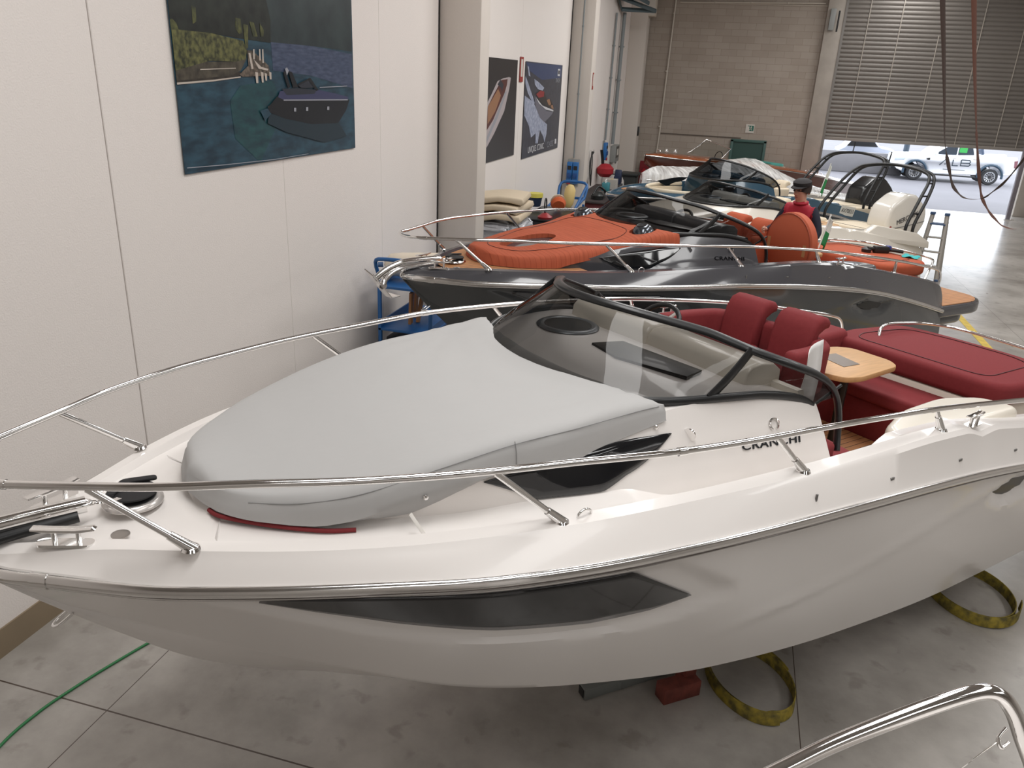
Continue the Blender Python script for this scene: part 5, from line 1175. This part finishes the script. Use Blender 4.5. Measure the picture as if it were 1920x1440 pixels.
def fender(label, loc, L, r, rz, ry=0, m=CREAMF, group=None):
    t = thing('boat_fender', label, 'fender', loc, (0, ry, rz)); 
    lathe('fender_body', [(.001, -L/2), (r*.5, -L/2+.01), (r*.9, -L/2+.08), (r, -L/2+.2), (r, L/2-.2), (r*.9, L/2-.08), (r*.5, L/2-.01), (.001, L/2)], m, t, rot=(0, PI/2, 0))
    for s in (-1, 1): lathe('rope_eye', [(.001, 0), (.03, 0), (.03, .06), (.001, .06)], mat('fender_blue', (60, 90, 130), .5), t, loc=(s*(L/2+.01)-.03*(s < 0)*2, 0, 0), rot=(0, PI/2, 0))
    return t
fender('thick cream boat fender lying on the blue trolley, nearest the bow anchor', (-3.32, 8.45, 1.40), .95, .14, math.radians(25))
c2 = cart('blue trolley behind the first, carrying the further cream fender', (-3.40, 10.2, 0), .55, .7, (.25, .9), .84)
fender('cream boat fender on the second trolley, further from the bow anchor', (-3.12, 9.98, 1.10), 1.1, .14, math.radians(20))
t = thing('timber_offcut', 'light brown timber offcuts standing in the blue shelf trolley', 'timber', (-3.42, 8.25, .72)); 
for k, (x, y, r) in enumerate(((0, 0, .15), (.06, .15, -.2), (-.05, .28, .1))): box('plank', (x, y, .2), (.03, .07, .4), mat('plank_wood', (176, 124, 78), .6), t, rot=(r, .1, 0))
t = thing('crate', 'dark storage box on the lower shelf of the blue shelf trolley', 'crate', (-3.4, 8.5, .22)); prism('crate_shell', rrect(.52, .8, .04), 0, .32, mat('crate_dark', (46, 52, 66), .6), t, bev=.01); prism('crate_lid', rrect(.55, .83, .04), .32, .36, BLACK, t, bev=.01)
# stack of cream cushions on a padded bundle behind the first column
c3 = cart('blue trolley under the bubble wrapped bundle behind the first column', (-3.42, 12.0, 0), .7, 1.0, (.3, .88), .80)
bund = thing('wrapped_bundle', 'silvery bubble wrapped bundle under the cream cushion stack', 'bundle', (-3.42, 12.0, .925))
bm = bmesh.new(); bmesh.ops.create_grid(bm, x_segments=1, y_segments=1, size=.01); bm.clear()
b_prism(bm, rrect(.8, 1.05, .2), 0, .46, bev=.12, seg=4); bmesh.ops.subdivide_edges(bm, edges=bm.edges, cuts=2, use_grid_fill=True)
for v in bm.verts: v.co += Vector((random.uniform(-.02, .02), random.uniform(-.02, .02), random.uniform(-.015, .015)))*(1 if v.co.z > .02 else 0)
fin(bm, 'wrap', mat('bubble_wrap', (188, 190, 196), .25, .3, bump=.8, bscale=30), bund, angle=80)
CUSH = mat('cushion_beige', (206, 190, 166), .75, bump=.2, bscale=30)
for k, (dz, rz, rx, lab) in enumerate(((0, .05, .03, 'lowest of three curved beige cushions stacked on the wrapped bundle'), (.13, -.06, .05, 'middle of three curved beige cushions stacked on the wrapped bundle'), (.26, .10, .08, 'topmost of three curved beige cushions stacked on the wrapped bundle'))):
    t = thing('seat_cushion', lab, 'cushion', (-3.42, 11.95, 1.405+dz), (rx*.2, -.03, rz), group='beige cushions stacked behind the column')
    prof = [(-.38, 0), (-.2, .02), (0, .05), (.2, .035), (.36, .0), (.40, .05), (.38, .11), (.2, .13), (0, .14), (-.2, .12), (-.38, .10)]
    prism('cushion_pad', prof, -.46+.03*k, .44-.03*k, CUSH, t, 'y', bev=.03, seg=3, angle=60)
# black crate trolley with cleaning gear
c4 = cart('blue trolley with a black crate, beyond the cushion stack', (-3.1, 14.1, 0), .7, 1.7, (.3, .84), .9)
t = thing('crate', 'black plastic crate on the trolley beyond the cushion stack', 'crate', (-3.1, 13.95, .855)); prism('crate_shell', rrect(.6, 1.5, .05), 0, .34, mat('crate_black', (28, 30, 36), .5), t, bev=.02); prism('crate_rim', rrect(.66, 1.56, .05), .34, .37, BLACK, t, bev=.01)
t = thing('hand_lamp', 'small red tool with a black ring handle on the black crate', 'tool', (-3.05, 13.35, 1.225)); lathe('tool_body', [(.001, 0), (.12, 0), (.13, .03), (.05, .09), (.001, .1)], mat('tool_red', (150, 46, 50), .4), t); tube('ring_handle', [(0, .075*math.cos(a), .22+.12*math.sin(a)) for a in np.linspace(0, 2*PI, 16, endpoint=False)], .012, BLACK, t, k=1, closed=True)
t = thing('polishing_pad', 'orange round polishing bonnet lying on the black crate', 'polishing pad', (-3.0, 14.15, 1.37), (.5, .2, .4)); lathe('pad_body', [(.001, -.07), (.11, -.07), (.14, 0), (.11, .07), (.001, .07)], mat('pad_orange', (196, 92, 50), .8, bump=.5), t, rot=(PI/2, 0, 0)); lathe('pad_back', [(.001, .0), (.12, .0), (.14, .05), (.001, .07)], CUSH, t, rot=(PI/2, 0, 0), loc=(0, .12, 0))
t = thing('boat_fender', 'pale yellow ribbed fender standing upright at the end of the black crate', 'fender', (-2.95, 14.75, 1.225), (0, .1, 0)); lathe('fender_body', [(.001, 0), (.06, .01), (.10, .08), (.105, .2), (.10, .34), (.05, .42), (.001, .43)], mat('fender_yellow', (216, 190, 128), .5), t)
t = thing('bucket', 'yellow and navy tub on the trolley by the wall', 'bucket', (-3.55, 14.6, 1.225)); lathe('tub', [(.001, 0), (.11, 0), (.14, .17), (.13, .17), (.001, .02)], mat('tub_navy', (30, 44, 66), .5), t); lathe('tub_rim', [(.12, .17), (.15, .17), (.15, .24), (.12, .24)], mat('tub_yellow', (206, 196, 90), .5), t)
t = thing('frame_trolley', 'bright blue tubular frame trolley before the second column', 'trolley', (-3.3, 16.1, 0))
for y in (-.75, .75):
    for x in (-.28, .28): tube('frame_leg', [(x, y, 0.0), (x, y*.95, 1.0)], .028, BLUEF, t)
for pts in ([(-.28, -.72, 1.0), (.28, -.72, 1.0), (.28, .72, 1.12), (-.28, .72, 1.12)], [(-.28, -.72, .5), (.28, -.72, .5), (.28, .72, .5), (-.28, .72, .5)]): tube('frame_ring', pts, .028, BLUEF, t, k=1, closed=True, smooth=False)
tube('frame_handle', [(.28, .72, 1.1), (.28, .95, 1.38), (0, 1.0, 1.42), (-.28, .95, 1.38), (-.28, .72, 1.1)], .03, BLUEF, t, k=4); tube('frame_brace', [(.28, -.7, .9), (.28, .9, 1.34)], .028, BLUEF, t)
box('frame_deck', (0, 0, .52), (.56, 1.4, .02), BLUEF, t)
t = thing('broom', 'pale broom handle leaning across the blue frame trolley', 'broom', (-3.15, 15.3, .55)); tube('handle', [(0, 0, 0), (-.1, .75, .90)], .018, mat('broom_pale', (196, 180, 150), .6), t); box('head', (0, 0, .0), (.3, .07, .05), BLACK, t, bev=.01)
# bench area past the second column
t = thing('workbench', 'cluttered dark red workbench past the second column', 'workbench', (-3.45, 21.6, 0)); box('bench_top', (0, 0, .62), (.85, 3.6, .05), mat('bench_dark', (54, 46, 46), .6), t, bev=.01); prism('bench_cabinet', rrect(.78, 3.4, .03), .0, .6, mat('bench_red', (110, 38, 42), .5), t, bev=.01)
for y in (-1.2, 0, 1.2): box('drawer_front', (.395, y, .36), (.01, 1.0, .32), mat('bench_red2', (126, 46, 48), .5), t, bev=.003); box('drawer_pull', (.41, y, .46), (.02, .3, .02), STEEL, t)
def small(name, label, cat, loc, fn): t = thing(name, label, cat, loc); fn(t); return t
small('engine_part', 'tangle of dark machine parts on the workbench near end', 'machine part', (-3.3, 20.3, .645), lambda t: [lathe('part_drum', [(.001, 0), (.16, 0), (.17, .1), (.1, .18), (.001, .2)], mat('metal_dark', (60, 62, 62), .35, .6), t), tube('part_hose', [(-.1, -.1, .12), (.0, .1, .3), (.16, .2, .18), (.1, .4, .03)], .03, BLACK, t), box('part_block', (.05, .35, .08), (.2, .25, .16), mat('metal_mid', (110, 110, 108), .35, .7), t, bev=.02)])
small('oil_jug', 'teal and white jug on the workbench', 'jug', (-3.35, 21.9, .645), lambda t: [prism('jug_body', rrect(.2, .28, .05), 0, .24, mat('jug_teal', (60, 130, 140), .5), t, bev=.02), tube('jug_handle', [(0, -.1, .22), (0, -.08, .31), (0, .05, .31), (0, .08, .22)], .018, mat('jug_white', (220, 220, 216), .5), t)])
small('box', 'light grey carton on the workbench', 'box', (-3.3, 22.6, .645), lambda t: [prism('carton', rrect(.3, .36, .01), 0, .26, mat('carton_grey', (176, 172, 166), .7), t), box('carton_tape', (0, 0, .262), (.05, .36, .004), mat('tape_tan', (190, 170, 120), .5), t)])
small('jug', 'dark blue watering jug standing past the workbench', 'jug', (-3.35, 24.1, 0), lambda t: [lathe('stand', [(.001, 0), (.16, 0), (.16, .62), (.001, .62)], mat('drum_grey', (90, 92, 96), .5), t), prism('jug_body', [(-.2, .62), (.22, .62), (.16, .95), (.02, 1.02), (-.06, .86), (-.2, .8)], -.1, .1, mat('jug_navy', (26, 40, 70), .5), t, 'x', bev=.02)])
small('plastic_sack', 'white plastic sack beside the dark bin', 'sack', (-3.55, 25.0, 0), lambda t: [lathe('sack_body', [(.001, 0), (.26, .02), (.3, .3), (.27, .6), (.16, .8), (.2, .9), (.001, .88)], mat('sack_white', (206, 202, 198), .6, bump=.8, bscale=8), t), tube('sack_tie', [(.17*math.cos(a), .17*math.sin(a), .8) for a in np.linspace(0, 2*PI, 12, endpoint=False)], .015, BLACK, t, k=1, closed=True)])
small('waste_bin', 'dark grey lidded waste bin by the far corner column', 'bin', (-3.3, 26.6, 0), lambda t: [prism('bin_body', rrect(.5, .6, .06), 0, .62, mat('bin_grey', (52, 56, 56), .5), t, bev=.02), prism('bin_lid', rrect(.6, .74, .06), .62, .70, mat('bin_lid_grey', (44, 48, 48), .5), t, bev=.02)])
small('outboard_bracket', 'curved chrome pipe assembly standing by the second column', 'machine part', (-2.7, 20.9, 0), lambda t: [tube('chrome_pipe', [(-.1, -.35, .62), (.0, -.2, .80), (.05, .1, .92), (.1, .5, .90)], .05, CHROME, t), box('stand_foot', (0, 0, .3), (.3, .5, .6), BLACK, t, bev=.03)])
# hung things
t = thing('cable_coil', 'black cables hung in a bunch on the wall past the second column', 'cable', (X0+.05, 22.4, 1.62)); 
for k in range(5): tube('cable_loop', [(.02+.015*k, 0, 0), (.03, -.10-.04*k, -.25), (.04+.01*k, -.12-.03*k, -.62-.05*k), (.03, .08+.02*k, -.70-.04*k), (.03, .12, -.25), (.02, .02, 0)], .014, BLACK, t, k=5)
tube('cable_hook', [(-.04, 0, .03), (.06, 0, .02), (.07, 0, .06)], .012, STEEL, t)
t = thing('bag', 'red bag hanging by a black strap on the left wall', 'bag', (X0+.10, 23.75, 1.58)); tube('strap', [(.02, -.02, 0), (.05, .03, -.2), (.08, .06, -.42)], .02, BLACK, t, flat=(.008, .045)); lathe('bag_body', [(.001, -.78), (.14, -.76), (.24, -.66), (.25, -.52), (.13, -.40), (.001, -.38)], mat('bag_red', (160, 32, 42), .6, bump=.5, bscale=12), t, loc=(.16, .08, 0))
t = thing('fire_extinguisher', 'red fire extinguisher on a frame at the foot of the block wall', 'fire extinguisher', (-3.1, Y1-.3, 0)); lathe('cylinder', [(.001, .1), (.1, .1), (.11, .15), (.11, .55), (.05, .64), (.001, .66)], mat('extinguisher_red', (150, 24, 34), .3), t); tube('hose', [(.05, 0, .64), (.14, 0, .55), (.13, 0, .25)], .015, BLACK, t); box('stand', (0, 0, .05), (.3, .3, .1), mat('stand_red', (120, 26, 34), .4), t); box('stand_frame', (0, .12, .5), (.34, .02, .8), mat('stand_red', (120, 26, 34), .4), t)
t = thing('wall_outlet', 'small round grey outlet on the left wall by the cabinet', 'outlet', (X0+.01, 27.5, .95)); lathe('outlet_disc', [(.001, 0), (.09, 0), (.08, .03), (.001, .035)], GREYP, t, rot=(0, PI/2, 0)); lathe('outlet_hole', [(.001, 0), (.03, 0), (.001, .01)], BLACK, t, rot=(0, PI/2, 0), loc=(.035, 0, 0))

# ================================================================ FLOOR THINGS
def webbing(label, c, rx, ry, m, w=.075, rot=0, tail=None, ph=0):
    t = thing('lifting_strap', label, 'strap', c, (0, 0, rot)); bm = bmesh.new(); rings = []; N = 80
    for i in range(N+1):
        a = ph+2*PI*1.75*i/N; k = 1+.05*math.sin(a*.5+1)+.06*i/N; p = Vector((rx*k*math.cos(a), ry*k*math.sin(a), .002)); z0 = .0; tilt = .25*math.sin(a+.6)
        n = Vector((math.cos(a), math.sin(a), 0)); lift = .03*max(0, math.sin(a*.6))*(i > N*.4)
        rings.append([bm.verts.new(p+Vector((0, 0, lift))+n*.0035*o+Vector((n.x*tilt*h_, n.y*tilt*h_, h_))) for o, h_ in ((-1, 0), (1, 0), (1, w), (-1, w))])
    for A, B in zip(rings[:-1], rings[1:]):
        for j in range(4): bm.faces.new((A[j], A[(j+1) % 4], B[(j+1) % 4], B[j]))
    bm.faces.new(rings[0][::-1]); bm.faces.new(rings[-1]); fin(bm, 'webbing_loop', m, t, angle=80)
    return t
YEL = mat('strap_yellow', (150, 132, 44), .8, noise=.55, nscale=18, var=(84, 76, 34))
webbing('dirty yellow lifting strap coiled on the floor under the middle of the white hull', (.53, 4.22, 0), .24, .33, YEL, rot=.5)
webbing('dirty yellow lifting strap coiled on the floor under the aft end of the white hull', (2.13, 5.72, 0), .28, .36, YEL, rot=.2, ph=1.2)
hose = thing('garden_hose', 'green hose running over the floor by the skirting', 'hose', (-3.19, 3.39, .009))
tube('hose_run', [(.35, .55, 0), (.1, .22, 0), (0, 0, 0), (-.10, -.30, 0), (-.155, -.5, 0), (-.20, -.72, 0), (-.20, -.98, 0), (-.10, -1.4, 0)], .0085, mat('hose_green', (44, 120, 70), .4), hose)
# steel stand and red block under the keel
t = thing('boat_stand', 'grey steel tube of a boat stand under the white keel', 'boat stand', (-.25, 3.95, 0), (0, 0, math.radians(40))); STN = mat('stand_steel', (128, 132, 130), .45, .3)
box('square_tube', (.1, 0, .045), (.75, .08, .08), STN, t, bev=.006); box('square_tube', (.1, .16, .045), (.5, .06, .06), STN, t, rot=(0, 0, .9), bev=.006); box('upright_post', (.42, .1, .22), (.08, .08, .4), STN, t, bev=.006)
box('tube_mouth', (-.278, 0, .045), (.004, .055, .055), BLACK, t)
t = thing('timber_block', 'reddish brown painted block beside the steel stand tube', 'block', (.10, 3.98, 0), (0, 0, math.radians(38))); RB = mat('block_red', (126, 62, 52), .75, noise=.4, nscale=14)
box('block_base', (0, 0, .055), (.26, .10, .11), RB, t, bev=.004); box('block_upright', (.09, .06, .17), (.08, .10, .34), RB, t, bev=.004)
def cradle(boat, label, xs_, hh, dy=.7, w=1.5):
    t = thing('boat_cradle', label, 'cradle', (boat.location.x, boat.location.y, 0), (0, 0, boat.rotation_euler.z))
    for x in xs_:
        zk = boat.location.z+f_zk(x)-.035*x
        box('cross_beam', (x, 0, zk-.06), (.12, w, .10), STN, t, bev=.005)
        for s in (-1, 1):
            box('cradle_leg', (x, s*dy, (zk-.1)/2), (.09, .09, zk-.1), STN, t, bev=.004); box('bunk_pad', (x, s*dy*.8, zk+.01), (.14, .12, .04), BLACK, t, bev=.01)
        box('keel_block', (x, 0, zk-.015), (.2, .2, .03), RUBBER, t)
    return t
cradle(NEAR, 'grey steel cradle hidden under the white foreground boat', (4.4, 6.2), .3, .2, .5)
cradle(GREYB, 'grey steel cradle carrying the dark grey boat', (2.2, 6.6), .3)
cradle(WB, 'grey steel cradle carrying the off-white boat', (2.2, 5.6), .2); cradle(BB, 'grey steel cradle carrying the blue boat', (2.2, 5.6), .2)
for b, nm in ((RW, 'mahogany runabout'), (PW, 'film covered runabout')):
    t = thing('boat_cradle', 'low wooden cradle under the %s' % nm, 'cradle', (b.location.x, b.location.y, 0), (0, 0, b.rotation_euler.z))
    for x in (1.8, 5.8): box('cross_beam', (x, 0, .12), (.2, 1.4, .24), RB, t); [box('cradle_chock', (x, s*.5, (b.location.z-1.15)/2+.2), (.15, .12, max(.1, b.location.z-1.2)), RB, t) for s in (-1, 1)]
# step ladder
t = thing('step_ladder', 'aluminium step ladder standing behind the grey boat stern', 'ladder', (4.05, 17.6, 0), (0, 0, -.25)); AL = mat('aluminium', (176, 172, 166), .35, .6)
for s in (-1, 1):
    tube('stile', [(s*.21, -.22, 0), (s*.13, 0, 1.27)], .03, AL, t, flat=(.03, .045)); tube('rear_leg', [(s*.24, .36, 0), (s*.15, .06, 1.15)], .022, AL, t, flat=(.02, .035))
    box('top_cap', (s*.13, 0, 1.30), (.10, .10, .05), mat('cap_blue', (52, 76, 110), .5), t, bev=.01); box('foot_cap', (s*.215, -.23, .02), (.07, .10, .04), mat('cap_blue', (52, 76, 110), .5), t, bev=.01)
for z, w_ in ((.28, .36), (.56, .33), (.84, .3)): box('tread', (0, -.2+.2*z/1.2, z), (w_, .12, .03), AL, t, bev=.005)
box('top_platform', (0, .02, 1.1), (.28, .2, .03), mat('cap_blue', (52, 76, 110), .5), t, bev=.01)

# ================================================================ ABOARD THE BOATS
# hand polisher and cloth on the grey boat's sun bed
t = thing('polisher', 'black and blue electric polisher lying on the orange stern cushion', 'power tool'); on_boat(t, GREYB, (6.84, -.06, -.008), (0, 0, -.35))
POL = mat('polisher_black', (30, 28, 28), .45); prism('polisher_body', rrect(.24, .09, .04), -.02, .07, POL, t, bev=.02); box('motor_cap', (.10, .0, .05), (.07, .08, .06), mat('polisher_blue', (50, 60, 130), .4), t, bev=.02); cyl('handle', (-.2, 0, .03), (-.1, 0, .03), .024, POL, t); tube('front_handle', [(.12, 0, .02), (.2, -.04, .02), (.28, -.08, .015)], .022, POL, t); lathe('polishing_head', [(.001, -.02), (.06, -.02), (.065, .02), (.03, .04), (.001, .04)], POL, t, loc=(-.2, .02, .0))
t = thing('cloth', 'turquoise microfibre cloth beside the polisher', 'cloth'); on_boat(t, GREYB, (7.0, -.40, -.022), (0, 0, .4))
bm = bmesh.new(); bmesh.ops.create_grid(bm, x_segments=14, y_segments=14, size=.10)
for v in bm.verts: v.co.z = .012+.012*math.sin(v.co.x*50)*math.cos(v.co.y*44)
f = fin(bm, 'cloth_sheet', mat('cloth_turquoise', (60, 176, 178), .8), t); f.modifiers.new('s', 'SOLIDIFY').thickness = .004
# flag
def flag(label, boat, loc, h_):
    t = thing('flag', label, 'flag'); on_boat(t, boat, loc, (0, .0, 0)); cyl('flag_pole', (0, 0, 0), (.10*h_/.4, 0, h_), .009, mat('pole_white', (220, 220, 216), .4), t)
    vs, fs, mi = [], [], []; K = 12
    for i in range(K+1):
        for j in range(7): a = i/K; b = j/6; vs.append((.10*(1-a*.85)*h_/.4+.02+b*.10*(a**.6), .03*math.sin(b*7+a*2), h_*(1-a*.85)-.01-b*.10))
    for i in range(K):
        for j in range(6): q = i*7+j; fs.append((q, q+1, q+8, q+7)); mi.append(0 if i < K*.45 else 1)
    o = rawmesh('flag_cloth', vs, fs, [mat('flag_white', (210, 212, 206), .7), mat('flag_green', (30, 120, 64), .7)], t, angle=80, mi=mi); o.modifiers.new('s', 'SOLIDIFY').thickness = .003
flag('furled green and white flag on the grey boat, right of the man', GREYB, (5.64, .0, .06), .42); flag('green flag on the far boat behind the black engine', BB, (6.6, .7, .0), .8)
# white protective sheet over the port screen
t = thing('protective_sheet', 'curled white sheet hung inside the aft edge of the white boat windscreen', 'sheet'); on_boat(t, NEAR, (0, 0, 0))
vs, fs = [], []
for i in range(11):
    for j in range(7):
        a, b = i/10, j/6; x = 3.49+.16*b+.02*math.sin(a*3)+.10*a*b; y = -.74+.03*math.sin(b*3)-.02*a+.10*a*b; z = .30+.25*a+.05*b*a-.02*b; vs.append((x, y, z))
for i in range(10):
    for j in range(6): q = i*7+j; fs.append((q, q+1, q+8, q+7))
o = rawmesh('sheet_panel', vs, fs, mat('sheet_white', (222, 220, 218), .5), t, angle=80); o.modifiers.new('s', 'SOLIDIFY').thickness = .003

# ================================================================ BOAT UNDER THE CAMERA (its rail and deck corner)
t = thing('motor_boat', 'corner of a white boat with a thick stainless rail at the bottom right', 'boat', (.5, 1.0, 0))
o_ = Vector(t.location)
RP = [(-.08, .86, 2.36), (.04, .915, 2.44), (.124, .957, 2.494), (.197, .993, 2.535), (.27, 1.029, 2.575), (.366, 1.071, 2.619), (.433, 1.099, 2.646), (.474, 1.115, 2.657), (.501, 1.12, 2.651), (.522, 1.116, 2.63), (.541, 1.106, 2.593), (.566, 1.093, 2.545), (.60, 1.08, 2.46)]
tube('rail_tube', [Vector(p)-o_ for p in RP], .0125, CHROME, t, n=18, k=6)
tube('rail_eye', [Vector(p)-o_ for p in ((.512, 1.10, 2.612), (.502, 1.09, 2.598), (.508, 1.085, 2.585), (.52, 1.095, 2.59))], .003, CHROME, t)
tube('lifeline', [Vector(p)-o_ for p in ((.506, 1.09, 2.595), (.48, 1.075, 2.575), (.40, 1.03, 2.50), (.33, .99, 2.45))], .0013, STEEL, t, n=6)
prism('deck_corner', roundpoly([(.40, .60), (.43, 1.02), (.50, 1.085), (.56, 1.04), (.66, 1.07), (1.4, .9), (1.4, .1), (.5, .1)], .03, 5), 2.36, 2.555, GEL_W, t, bev=.02, seg=3, loc=(-.5, -1.0, 0))
bm = bmesh.new(); b_prism(bm, [(.1, .0), (.55, .92), (1.4, .82), (1.6, .0), (1.4, -1.2), (.4, -1.2)], .5, 2.36, bev=.05); fin(bm, 'hull_side', GEL_H, t, loc=(-.5, -1.0, 0))
box('stand_block', (.45, -.9, .25), (.6, 1.2, .5), STN, t)

# ================================================================ MAN HOLDING THE ROUND CUSHION
ppl = thing('person', 'man in red gilet, navy sleeves, red trousers and dark cap holding a round orange cushion', 'person'); on_boat(ppl, GREYB, (4.95, -.27, -.654))
ppl.rotation_euler = (0, 0, math.radians(-30)); ppl.scale = (.96, .96, .92); ppl.location.x -= .05
J = {'pelvis': (0, .02, .88, .15, .12), 'spine': (0, .02, 1.05, .145, .11), 'chest': (0, .0, 1.25, .17, .125), 'neckb': (0, -.01, 1.41, .085, .075), 'neck': (-.005, -.03, 1.47, .055, .055), 'head': (-.01, -.045, 1.56, .078, .092), 'crown': (-.01, -.04, 1.645, .07, .085),
     'shR': (-.17, .0, 1.36, .065, .065), 'elR': (-.27, -.07, 1.10, .048, .048), 'wrR': (-.29, -.26, 1.07, .032, .028), 'paR': (-.275, -.33, 1.08, .038, .022),
     'shL': (.17, .0, 1.36, .065, .065), 'elL': (.29, -.04, 1.10, .048, .048), 'wrL': (.26, -.22, .90, .032, .028), 'paL': (.22, -.28, .86, .038, .022),
     'hiR': (-.10, .02, .80, .105, .105), 'knR': (-.12, -.03, .47, .075, .075), 'anR': (-.12, .04, .09, .055, .055), 'toR': (-.13, -.12, .035, .045, .035), 'hiL': (.10, .02, .80, .105, .105), 'knL': (.12, -.03, .47, .075, .075), 'anL': (.12, .04, .09, .055, .055), 'toL': (.13, -.12, .035, .045, .035), 'nose': (-.05, -.145, 1.545, .014, .014)}
E_ = [('pelvis', 'spine'), ('spine', 'chest'), ('chest', 'neckb'), ('neckb', 'neck'), ('neck', 'head'), ('head', 'crown'), ('chest', 'shR'), ('shR', 'elR'), ('elR', 'wrR'), ('wrR', 'paR'), ('chest', 'shL'), ('shL', 'elL'), ('elL', 'wrL'), ('wrL', 'paL'), ('pelvis', 'hiR'), ('hiR', 'knR'), ('knR', 'anR'), ('anR', 'toR'), ('pelvis', 'hiL'), ('hiL', 'knL'), ('knL', 'anL'), ('anL', 'toL'), ('head', 'nose')]
for s, S_ in ((-1, 'R'), (1, 'L')):
    p = J['pa'+S_]
    for k in range(4):
        dz = .03-.02*k; L = (.055, .062, .06, .048)[k]
        a = 'f%s%da' % (S_, k); b = 'f%s%db' % (S_, k); J[a] = (p[0]+s*-.012, p[1]-L*.55, p[2]+dz, .0095, .0095); J[b] = (p[0]-s*.045, p[1]-L*.75, p[2]+dz-.004, .008, .008); E_ += [('pa'+S_, a), (a, b)]
    J['t'+S_] = (p[0]-s*.02, p[1]-.01, p[2]+.05, .011, .011); E_ += [('pa'+S_, 't'+S_)]
names = list(J); me = bpy.data.meshes.new('body'); me.from_pydata([J[n][:3] for n in names], [(names.index(a), names.index(b)) for a, b in E_], []); bo = link('body', me, ppl)
sk = bo.modifiers.new('k', 'SKIN'); sv = me.skin_vertices[0].data
for i, n in enumerate(names): sv[i].radius = J[n][3:5]; sv[i].use_root = (n == 'pelvis')
bo.modifiers.new('u', 'SUBSURF').levels = 2
bpy.context.view_layer.update(); me2 = bpy.data.meshes.new_from_object(bo.evaluated_get(bpy.context.evaluated_depsgraph_get())); bo.modifiers.clear(); bo.data = me2
SKIN = mat('skin', (196, 146, 124), .55); VEST = mat('vest_red', (168, 32, 52), .7); NAVYS = mat('sleeve_navy', (24, 28, 44), .8); TRO = mat('trousers_red', (158, 30, 42), .75); SHOE = mat('shoe_dark', (36, 34, 36), .6)
me2.materials.clear()
for m_ in (SKIN, VEST, NAVYS, TRO, SHOE): me2.materials.append(m_)
for p in me2.polygons:
    c = p.center
    if c.z > 1.45 and abs(c.x) < .12: k = 0
    elif c.z < .09: k = 4
    elif c.z < .93 and not (abs(c.x) > .17 and c.y < -.10): k = 3
    elif (c.x < -.2 and c.y < -.245) or (c.x > .15 and c.y < -.21): k = 0
    elif abs(c.x) > .185: k = 2
    else: k = 1
    p.material_index = k; p.use_smooth = True
lathe('hair', [(.098, -.06), (.102, 0), (.098, .05), (.07, .088), (.001, .10)], mat('hair_dark', (46, 34, 30), .8), ppl, loc=(-.01, -.02, 1.615), rot=(-.22, 0, 0))
cp = lathe('cap', [(.100, -.02), (.108, .0), (.106, .03), (.07, .055), (.001, .06)], mat('cap_dark', (36, 32, 34), .8), ppl, loc=(-.01, -.05, 1.665), rot=(.2, 0, 0)); prism('cap_peak', [(-.09, -.05), (-.07, -.15), (0, -.19), (.07, -.15), (.09, -.05)], -.022, -.010, mat('cap_dark', (36, 32, 34), .8), cp, bev=.003)
for s in (-1, 1): lathe('ear', [(.001, -.008), (.022, -.006), (.026, 0), (.012, .008), (.001, .006)], SKIN, ppl, loc=(-.01+s*.088, -.02, 1.565), rot=(0, s*PI/2, 0), n=14); lathe('eye', [(.001, 0), (.011, 0), (.001, .006)], BLACK, ppl, loc=(-.045+s*.028+.02, -.132, 1.585), rot=(PI/2, 0, 0), n=12)
tube('mouth', [(-.05, -.128, 1.505), (-.03, -.133, 1.503), (-.005, -.13, 1.505)], .004, mat('lips', (150, 90, 84), .6), ppl)
tube('collar', [(.075*math.cos(a)-.003, .07*math.sin(a)-.02, 1.435+.01*math.sin(a)) for a in np.linspace(0, 2*PI, 16, endpoint=False)], .018, VEST, ppl, k=1, closed=True)
dc = thing('round_cushion', 'round orange cushion with brown tape tabs held upright by the man', 'cushion'); on_boat(dc, GREYB, (4.66, -.56, .23)); dc.location.x -= .15
dc.rotation_euler = (PI/2, 0, math.radians(-50)); DR = .36
lathe('cushion_disc', [(.001, -.065), (DR-.03, -.065), (DR, -.04), (DR, .04), (DR-.03, .065), (.001, .065)], mat('cushion_orange', (176, 84, 54), .7, bump=.15, bscale=200), dc, n=56)
tube('piping', [((DR-.012)*math.cos(a), (DR-.012)*math.sin(a), .062) for a in np.linspace(0, 2*PI, 48, endpoint=False)], .005, mat('cushion_piping', (150, 66, 42), .6), dc, n=6, k=1, closed=True)
for x in (.27, -.29): box('tape_tab', (x, -.02, .066), (.045, .13, .004), mat('tape_brown', (176, 130, 88), .5), dc)
